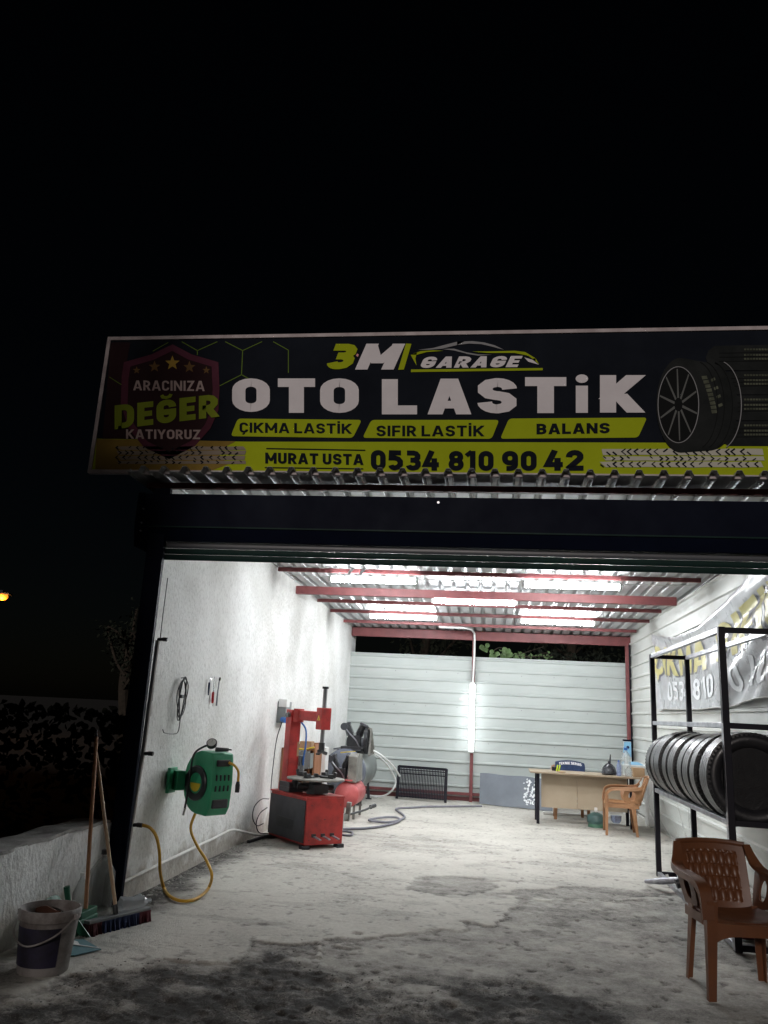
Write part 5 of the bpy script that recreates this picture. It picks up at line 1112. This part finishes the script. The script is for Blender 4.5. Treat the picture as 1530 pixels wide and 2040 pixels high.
# bead seater tank below the rack
BS=thing('bead_seater','dark steel air blast tank with silver nozzle under the tyre rack','air tank',(1.85,8.3,0))
simple_p('tank','tank_blue',lambda b:b.lathe([(0,-.20),(.09,-.19),(.15,-.14),(.165,-.08),(.165,.12),(.14,.18),(0,.21)],26,(1.90,8.25,.19),'Y'),BS,smooth=True)
simple_p('tank_band','mid_grey',lambda b:b.lathe([(.168,-.12),(.17,-.12),(.17,-.08),(.168,-.08)],26,(1.90,8.25,.19),'Y'),BS)
simple_p('yellow_label','yellow',lambda b:b.grid(lambda u,v:(1.90+.171*math.cos(2.0+.55*u),8.15+.10*v,.19+.171*math.sin(2.0+.55*u)),6,1,thick=(-.001,0,.002)),BS,smooth=True)
for a_,b_,r_ in (((1.86,8.2,.35),(1.86,8.2,.41),.025),((1.70,8.22,.10),(1.76,8.22,.12),.045),((1.74,8.15,.24),(1.70,8.12,.24),.02)): simple_p('valve','black_plastic',lambda b:b.cyl(a_,b_,r_,12),BS,smooth=True)
simple_p('nozzle','bare_steel',lambda b:b.tube([(1.73,8.24,.13),(1.62,8.42,.08),(1.50,8.62,.03)],.03,12,rs=[.026,.034,.018]),BS,smooth=True)
simple_p('trigger','white_plastic',lambda b:b.tube([(1.66,8.36,.11),(1.65,8.37,.15)],.013,8),BS,smooth=True)
simple('trolley_jack','low dark red trolley jack on the floor behind the brown armchair','jack','red_steel',lambda b:(b.box((1.86,6.75,.03),(1.98,7.15,.10)),b.cyl((1.84,6.8,.03),(2.0,6.8,.03),.035,10),b.bar((1.92,6.75,.07),(2.05,6.5,.2),.03)),bevel=.006)
# ------------------------------------------------------------------ hanging banner on the right wall
BN=thing('wall_banner','creased grey vinyl banner with yellow and white lettering sagging on the right wall','banner',(2.44,10,2.3))
def ban(u,v):
    Y=12.75-6.2*u
    zt_=float(np.interp(Y,[6.5,7.7,8.05,8.76,9.83,11.15,12.2,12.75],[3.12,2.97,2.91,2.80,2.68,2.68,2.80,2.885])); zb_=float(np.interp(Y,[6.5,7.7,9.05,10.1,12.8],[1.84,1.80,1.735,1.72,1.75]))
    z=zt_*(1-v)+zb_*v
    # creases fan out from the two hanging corners
    a1=math.atan2(3.05-z,Y-6.2+.3); a2=math.atan2(2.95-z,12.9-Y+.2)
    d=.026*math.sin(a1*26)*math.exp(-((Y-8.0)/2.2)**2)+.016*math.sin(a1*55+1)*math.exp(-((Y-8.2)/1.8)**2)+.018*math.sin(a2*18)*math.exp(-((Y-12.3)/1.0)**2)+.012*math.sin(Y*5+z*3)*v+.02*math.sin(Y*2.1)*(v*(1-v))*2
    d+=.03*math.exp(-((v-.02)/.05)**2)+.0035*math.sin(Y*11+math.sin(z*6)*3)*math.sin(z*8+Y*2)+.002*math.sin(Y*19-z*12+2*math.sin(Y*3))
    return (2.435-d,Y,z)
simple_p('vinyl','vinyl',lambda b:b.grid(ban,150,44,thick=(.004,0,0)),BN,smooth=True)
simple_p('hem','vinyl_hem',lambda b:b.tube([Vector(ban(i/80,.995))+Vector((-.004,0,0)) for i in range(81)],.010,6,flat=.5),BN,smooth=True)
def on_ban(u0,u1,v0,v1,off): return lambda u,v: Vector(ban(u0+(u1-u0)*u,v1+(v0-v1)*v))+Vector((-off,0,0))
def ban_text(s,m,u0,u1,v0,v1,off,wt,cells=1):
    mb=MB(); put_text(mb,s,lambda a,b_:Vector((a,0,b_)),wt,depth=0); 
    bm=bmesh.new(); me=bpy.data.meshes.new('t'); me.from_pydata([tuple(v) for v in mb.v],[],mb.f); bm.from_mesh(me)
    bmesh.ops.triangulate(bm,faces=bm.faces)
    for _ in range(3):
        L_=[e for e in bm.edges if e.calc_length()>.02]
        bmesh.ops.subdivide_edges(bm,edges=L_,cuts=1)
    bmesh.ops.triangulate(bm,faces=bm.faces)
    f=on_ban(u0,u1,v0,v1,off); out=MB(); bm.verts.index_update()
    out.add([f(v.co.x,v.co.z) for v in bm.verts],[tuple(v.index for v in fc.verts) for fc in bm.faces]); bm.free(); bpy.data.meshes.remove(me)
    return out.build('lettering',m,BN,smooth=True)
for w_,a_,b_ in (('ÇIKMA',.022,.50),('SIFIR',.56,.94)):
    ban_text(w_,'ban_dark',a_+.008,b_+.010,.17,.56,.007,.22); ban_text(w_,'ban_yellow',a_,b_,.15,.54,.011,.2)
for w_,a_,b_ in (('0534',.15,.36),('810',.40,.55),('90',.59,.69),('42',.73,.83)): ban_text(w_,'ban_white',a_,b_,.62,.88,.008,.19)
# ------------------------------------------------------------------ left front corner: pail, brooms, dustpan, bottles
c0=atZ(85,1912,-.01); PL=thing('paint_pail','dirty white paint pail with faded purple print and wire handle','pail',(-2.50,4.66,-.01))
pc=(-2.50,4.66,-.012)
simple_p('bucket','pail',lambda b:b.lathe([(.0,.004),(.13,.0),(.137,.01),(.158,.27),(.162,.275),(.168,.28),(.17,.325),(.165,.335),(.157,.335),(.152,.30),(.135,.03),(0,.02)],40,pc),PL,smooth=True,ang=40)
simple_p('print','pail_print',lambda b:b.grid(lambda u,v:(pc[0]+(.1385+.0195*(.05+.2*v)/.26+.0008)*math.cos(-2.75+2.15*u),pc[1]+(.1385+.0195*(.05+.2*v)/.26+.0008)*math.sin(-2.75+2.15*u),pc[2]+.05+.2*v),20,2),PL,smooth=True)
hp=[(pc[0]-.17,pc[1]-.03,pc[2]+.30),(pc[0]-.13,pc[1]-.13,pc[2]+.21),(pc[0]-.01,pc[1]-.185,pc[2]+.17),(pc[0]+.12,pc[1]-.14,pc[2]+.22),(pc[0]+.17,pc[1]-.02,pc[2]+.30)]
simple_p('handle','pail',lambda b:b.tube(spline(hp,6),.005,6),PL,smooth=True)
simple_p('handle_lug','pail',lambda b:(b.cbox((pc[0]-.172,pc[1]-.02,pc[2]+.30),(.02,.03,.03)),b.cbox((pc[0]+.17,pc[1]-.02,pc[2]+.30),(.02,.03,.03))),PL)
simple('brown_rag','dark rusty brown scrap sticking out of the paint pail','rag','rust',lambda b:b.grid(lambda u,v:(pc[0]-.11+.15*u,pc[1]+.03+.03*math.sin(u*3),pc[2]+.12+.19*v+.01*math.sin(u*6)),8,4,thick=(0,.012,0)),smooth=True)
# brooms
B1=thing('broom','long reddish broom handle leaning against the low wall, the taller of the two','broom',(-2.68,5.55,0))
pb=atY(170,1818,5.50); pt=atY(192,1468,5.72)
simple_p('handle','broom_wood',lambda b:b.tube([pb,pt],.0135,10),B1,smooth=True)
simple_p('handle_tip','dark_grey',lambda b:b.tube([pt,pt+(pt-pb).normalized()*.05],.010,8,rs=[.012,.006]),B1,smooth=True)
q_=pb; simple_p('bristle_head','dark_green',lambda b:(b.cbox((q_.x,q_.y,.09),(.06,.22,.05)),b.cbox((q_.x,q_.y,.035),(.07,.24,.07))),B1,bevel=.006)
B2=thing('wide_broom','wide broom with blue and dark red bristles and pale wooden handle','broom',(-2.5,5.5,0))
a_=Vector((-2.60,5.33,.075)); b_=Vector((-2.395,5.83,.075)); d_=(b_-a_)
simple_p('head_bar','mid_grey',lambda b:b.bar(a_,b_,.055,.022),B2,bevel=.005)
for k,(t0,t1,mm) in enumerate(((0,.2,'bristle_red'),(.2,.8,'bristle_blue'),(.8,1,'bristle_red'))):
    mb=MB()
    n_=int(34*(t1-t0)*2)
    for i in range(n_):
        for j in range(4):
            t_=t0+(t1-t0)*(i+.5)/n_; p=a_+d_*t_+Vector((.72,-.3,0)).normalized()*(-.024+.016*j); q2=p+Vector((random.uniform(-.012,.02),random.uniform(-.012,.012),-.082)); mb.bar(p+Vector((0,0,-.008)),q2,.011,.011)
    mb.build('bristles',mm,B2)['kind']='stuff'
    mb=MB(); mb.bar(a_+d_*t0+Vector((0,0,-.035)),a_+d_*t1+Vector((0,0,-.035)),.045,.05); mb.build('bristle_base',mm,B2)
hb=(a_+d_*.45)+Vector((0,0,.02)); ht=atY(192,1500,5.80)
simple_p('handle','broom_wood2',lambda b:b.tube([hb,ht],.0125,10),B2,smooth=True)
simple_p('ferrule','cast',lambda b:b.tube([hb+Vector((0,0,-.01)),hb+(ht-hb).normalized()*.05],.018,10),B2,smooth=True)
# green dustpan
DP=thing('dustpan','green plastic dustpan standing on edge behind the pail','dustpan',(-2.66,5.15,0))
def dp(u,v): 
    return (-2.74+.10*v*(1)+.02*math.sin(u*3),5.0+.30*u,.02+(.24-.10*abs(2*u-1)**3)*v)
simple_p('pan','dark_green',lambda b:b.grid(lambda u,v:(-2.62-.14*v,4.98+.30*u,.01+(.25-.07*abs(2*u-1)**3)*v),12,8,thick=(-.006,0,0)),DP,smooth=True)
for y_ in (5.28,4.98): simple_p('side_lip','dark_green',lambda b:b.prism([(-2.62,y_,.01),(-2.54,y_,.01),(-2.72,y_,.18),(-2.76,y_,.18)],(0,.008,0)),DP)
e1=atY(133,1766,5.2); e0=e1+Vector((.03,.02,-.15))
simple_p('grip','dark_green',lambda b:b.tube([e0,(e0+e1)/2,e1],.018,10,rs=[.014,.018,.02]),DP,smooth=True)
simple('teal_scoop','pale teal plastic scoop blade lying on the ground by the pail','scoop','teal',lambda b:b.prism([(-2.60,4.86,.0),(-2.45,4.92,.0),(-2.36,5.08,.0),(-2.5,5.12,.035),(-2.62,5.02,.04)],(0,0,.004)))
simple('white_card','white card edge resting on the teal scoop','card','white_plastic',lambda b:b.prism([(-2.60,4.98,.045),(-2.37,5.08,.006),(-2.40,5.10,.008),(-2.60,5.06,.05)],(0,0,.003)))
lathe_thing('clear_jug','big clear plastic jug with black cap between the broom handles','bottle',[(0,0),(.085,0),(.095,.02),(.09,.1),(.096,.2),(.09,.3),(.04,.38),(.02,.40),(.02,.42)],(-2.74,5.76,0),'clear',[(.024,.415),(.024,.445),(0,.446)],'black_plastic',20)
lathe_thing('clear_bottle','slimmer clear plastic bottle behind the taller broom handle','bottle',[(0,0),(.045,0),(.05,.02),(.047,.1),(.05,.2),(.025,.27),(.014,.29),(.014,.31)],(-2.78,5.55,0),'clear',[(.017,.305),(.017,.325),(0,.326)],'white_plastic',16)
def crumple(b):
    b.lathe([(.02,-.10),(.045,-.085),(.05,-.03),(.043,0.02),(.05,.07),(.03,.11),(.013,.13),(.013,.15)],14,(0,0,0),'X')
    for i,v in enumerate(b.v): r=random.Random(i); b.v[i]=Vector((v.x+r.uniform(-.006,.006),v.y+r.uniform(-.008,.008),v.z+r.uniform(-.008,.008)))
    Mx=Matrix.Translation((-2.60,6.0,.055))@Matrix.Rotation(R_(50),4,'Z'); b.v=[Mx@v for v in b.v]
simple('crushed_bottle','crushed clear water bottle lying at the foot of the front post','bottle','film_wrap',crumple,smooth=True)
# ------------------------------------------------------------------ plants over the back wall and night outside
def leaf_mesh(mb,c,l,w,dirv,nrm,n=6):
    d=Vector(dirv).normalized(); nv=Vector(nrm).normalized(); x=d.cross(nv).normalized(); nv=x.cross(d)
    pts=[(0,0),(.15,.35),(.4,.5),(.7,.32),(1,0)]
    L1=[c+d*l*a+x*w*b-nv*.15*w*math.sin(a*3) for a,b in pts]; L2=[c+d*l*a-x*w*b-nv*.15*w*math.sin(a*3) for a,b in pts[1:-1]]
    mid=[c+d*l*a+nv*.1*w for a,_ in pts[1:-1]]
    vs=L1+L2+mid; mb.add(vs,[(0,1,8),(1,2,9,8),(2,3,10,9),(3,4,10),(0,8,5),(8,9,6,5),(9,10,7,6),(10,4,7)])
r=random.Random(5)
VN=thing('climbing_vine','broad-leaved green vine creeping over the top of the back wall right of the centre post','vine',(.1,15.7,2.2))
VL=[(958,1290),(966,1296),(972,1287),(981,1300),(986,1309),(992,1304),(999,1308),(1006,1302),(1012,1309),(1020,1306),(1028,1311),(976,1308),(1036,1304),(1044,1310),(1003,1295),(1015,1298)]
for i,(x,y) in enumerate(VL):
    c=atY(x,y,15.62+r.uniform(-.06,.06)); mb=MB(); leaf_mesh(mb,c+Vector((0,0,.06)),r.uniform(.11,.16),r.uniform(.09,.12),(r.uniform(-.5,.5),-.2,-1),(r.uniform(-.3,.3),-1,.3)); mb.build('leaf','leaf',VN,smooth=True)
mb=MB(); mb.tube(spline([(-.2,15.7,1.9),(-.05,15.65,2.68),(.15,15.62,2.83),(.35,15.63,2.70),(.7,15.62,2.68),(1.1,15.65,2.72)],6),.008,5); mb.tube(spline([(.3,15.64,2.66),(.6,15.6,2.76),(.95,15.6,2.88)],5),.006,5); mb.build('stem','bark',VN,smooth=True)
mb=MB()
for k in range(60): 
    c=Vector((r.uniform(.1,1.1),15.66+r.uniform(0,.15),2.60+r.uniform(0,.18))); leaf_mesh(mb,c,r.uniform(.05,.09),r.uniform(.03,.06),(r.uniform(-1,1),-.3,r.uniform(-1,.3)),(r.uniform(-.5,.5),-1,.4))
mb.build('small_leaves','leaf',VN)['kind']='stuff'
def night_tree(label,x,y,h,cr_,n,seed,ls=.16,mname='leaf_dark',zlo=.3):
    r=random.Random(seed); t=thing('tree',label,'tree',(x,y,0),0,'trees in the dark')
    mb=MB(); mb.tube(spline([(x,y,-.1),(x+.1,y,h*.3),(x-.05,y+.1,h*.6),(x+.1,y,h*.9)],5),.1,8,rs=None); mb.build('trunk','bark',t,smooth=True)
    mb=MB(); lb=MB()
    for k in range(9):
        a=r.uniform(0,6.28); z0=h*r.uniform(zlo,.8); e=Vector((x+cr_*.8*math.cos(a),y+cr_*.8*math.sin(a),z0+r.uniform(.2,.9))); lb.tube(spline([(x,y,z0),(x+(e.x-x)*.5,y+(e.y-y)*.5,z0+.3),e],4),.03,5)
        for j in range(n//9):
            q=Vector((x,y,z0)).lerp(e,r.uniform(.3,1.1))+Vector((r.gauss(0,.3),r.gauss(0,.3),r.gauss(0,.28)))*cr_*.6
            leaf_mesh(mb,q,ls*r.uniform(.6,1.2),ls*.5,(r.uniform(-1,1),r.uniform(-1,1),r.uniform(-1.2,.2)),(r.uniform(-1,1),r.uniform(-1,1),1))
    lb.build('limbs','bark',t,smooth=True); mb.build('crown',mname,t)['kind']='stuff'
night_tree('dark leafy tree behind the back wall seen through the gap right of centre',1.6,17.2,3.9,1.1,1400,1,.14)
night_tree('dim tree behind the back wall seen through the gap at its left end',-1.6,18.6,4.2,1.2,900,2,.14)
night_tree('small tree far left beyond the low wall catching orange street light',-7.15,14.9,3.1,.55,700,3,.10,'leaf_dark',.5)
# street lamp far left
lp=atY(5,1190,30); SLm=thing('street_lamp','distant street lamp glowing orange at the left edge','street lamp',(lp.x-1.2,30,-.1))
simple_p('pole','dark_grey',lambda b:b.tube([(lp.x-1.2,30,-.1),(lp.x-1.2,30,5.2),(lp.x-.9,30,5.5),(lp.x,30,5.55)],.06,8),SLm,smooth=True)
simple_p('head','dark_grey',lambda b:b.cbox((lp.x+.05,30,lp.z+.14),(.6,.3,.08)),SLm,bevel=.02)
simple_p('lens','street_orange',lambda b:b.sphere((lp.x+.05,29.95,lp.z+.02),.19,14,8,(1.1,.8,.8)),SLm,smooth=True)
pd=bpy.data.lights.new('street_light','POINT'); pd.energy=110; pd.color=(1,.38,.07); pd.shadow_soft_size=.2
po=bpy.data.objects.new('street_light',pd); COL.objects.link(po); po.location=(lp.x+.05,29.7,lp.z-.25)

# dark hedge, added beyond the low wall to cover the lamp-lit ground
r=random.Random(9); mb=MB()
for k in range(5200):
    c=Vector((r.uniform(-24,-3.9),r.gauss(11.5,.35),-.09+1.45*r.random()**.7)); leaf_mesh(mb,c,r.uniform(.10,.2),.1,(r.uniform(-1,1),r.uniform(-1,1),r.uniform(-1,.5)),(r.uniform(-1,1),-1,r.uniform(-.3,1)))
hd_=mb.build('hedge','leaf_dark'); hd_['kind']='stuff'; tag(hd_,'black mass of hedge beyond the low boundary wall','hedge')

NB=thing('neighbour_house','plain two storey house standing across the lane behind the photographer','house',(-9,-3.5,0))  # unseen house, added to keep the sun lamp off the left side
simple_p('wall','stucco',lambda b:b.box((-34,-9,-.1),(-3.93,-3,6.2)),NB)
simple_p('roof','red_steel',lambda b:b.prism([(-34.1,-9.1,6.2),(-34.1,-2.9,6.2),(-34.1,-6,6.3)],(30.2,0,0)),NB)
for x in (-13,-10,-7,-4.9):
    for z in (1.1,3.9): simple_p('window','navy',lambda b:b.box((x,-3.0,z),(x+.9,-2.96,z+1.3)),NB)
r=random.Random(31); RT=thing('roadside_tree','broad leafy tree at the roadside behind the photographer','tree',(-4.9,-2.2,0))  # unseen tree, added to cast shade on the left end of the sign
simple_p('trunk','bark',lambda b:b.tube(spline([(-4.9,-2.2,-.1),(-4.8,-2.2,2),(-4.95,-2.1,4),(-4.8,-2.2,6)],5),.14,8),RT,smooth=True)
mb=MB()
for k in range(1050):
    a=r.uniform(0,6.283); q=r.random()**.45; c=Vector((-4.95+1.75*q*math.cos(a),-2.2+1.2*q*math.sin(a),6.3+r.uniform(-1.6,1.6)*(1-.4*q))); leaf_mesh(mb,c,r.uniform(.16,.28),.14,(r.uniform(-1,1),r.uniform(-1,1),r.uniform(-1,.5)),(r.uniform(-1,1),r.uniform(-1,1),1))
mb.build('crown','leaf',RT)['kind']='stuff'
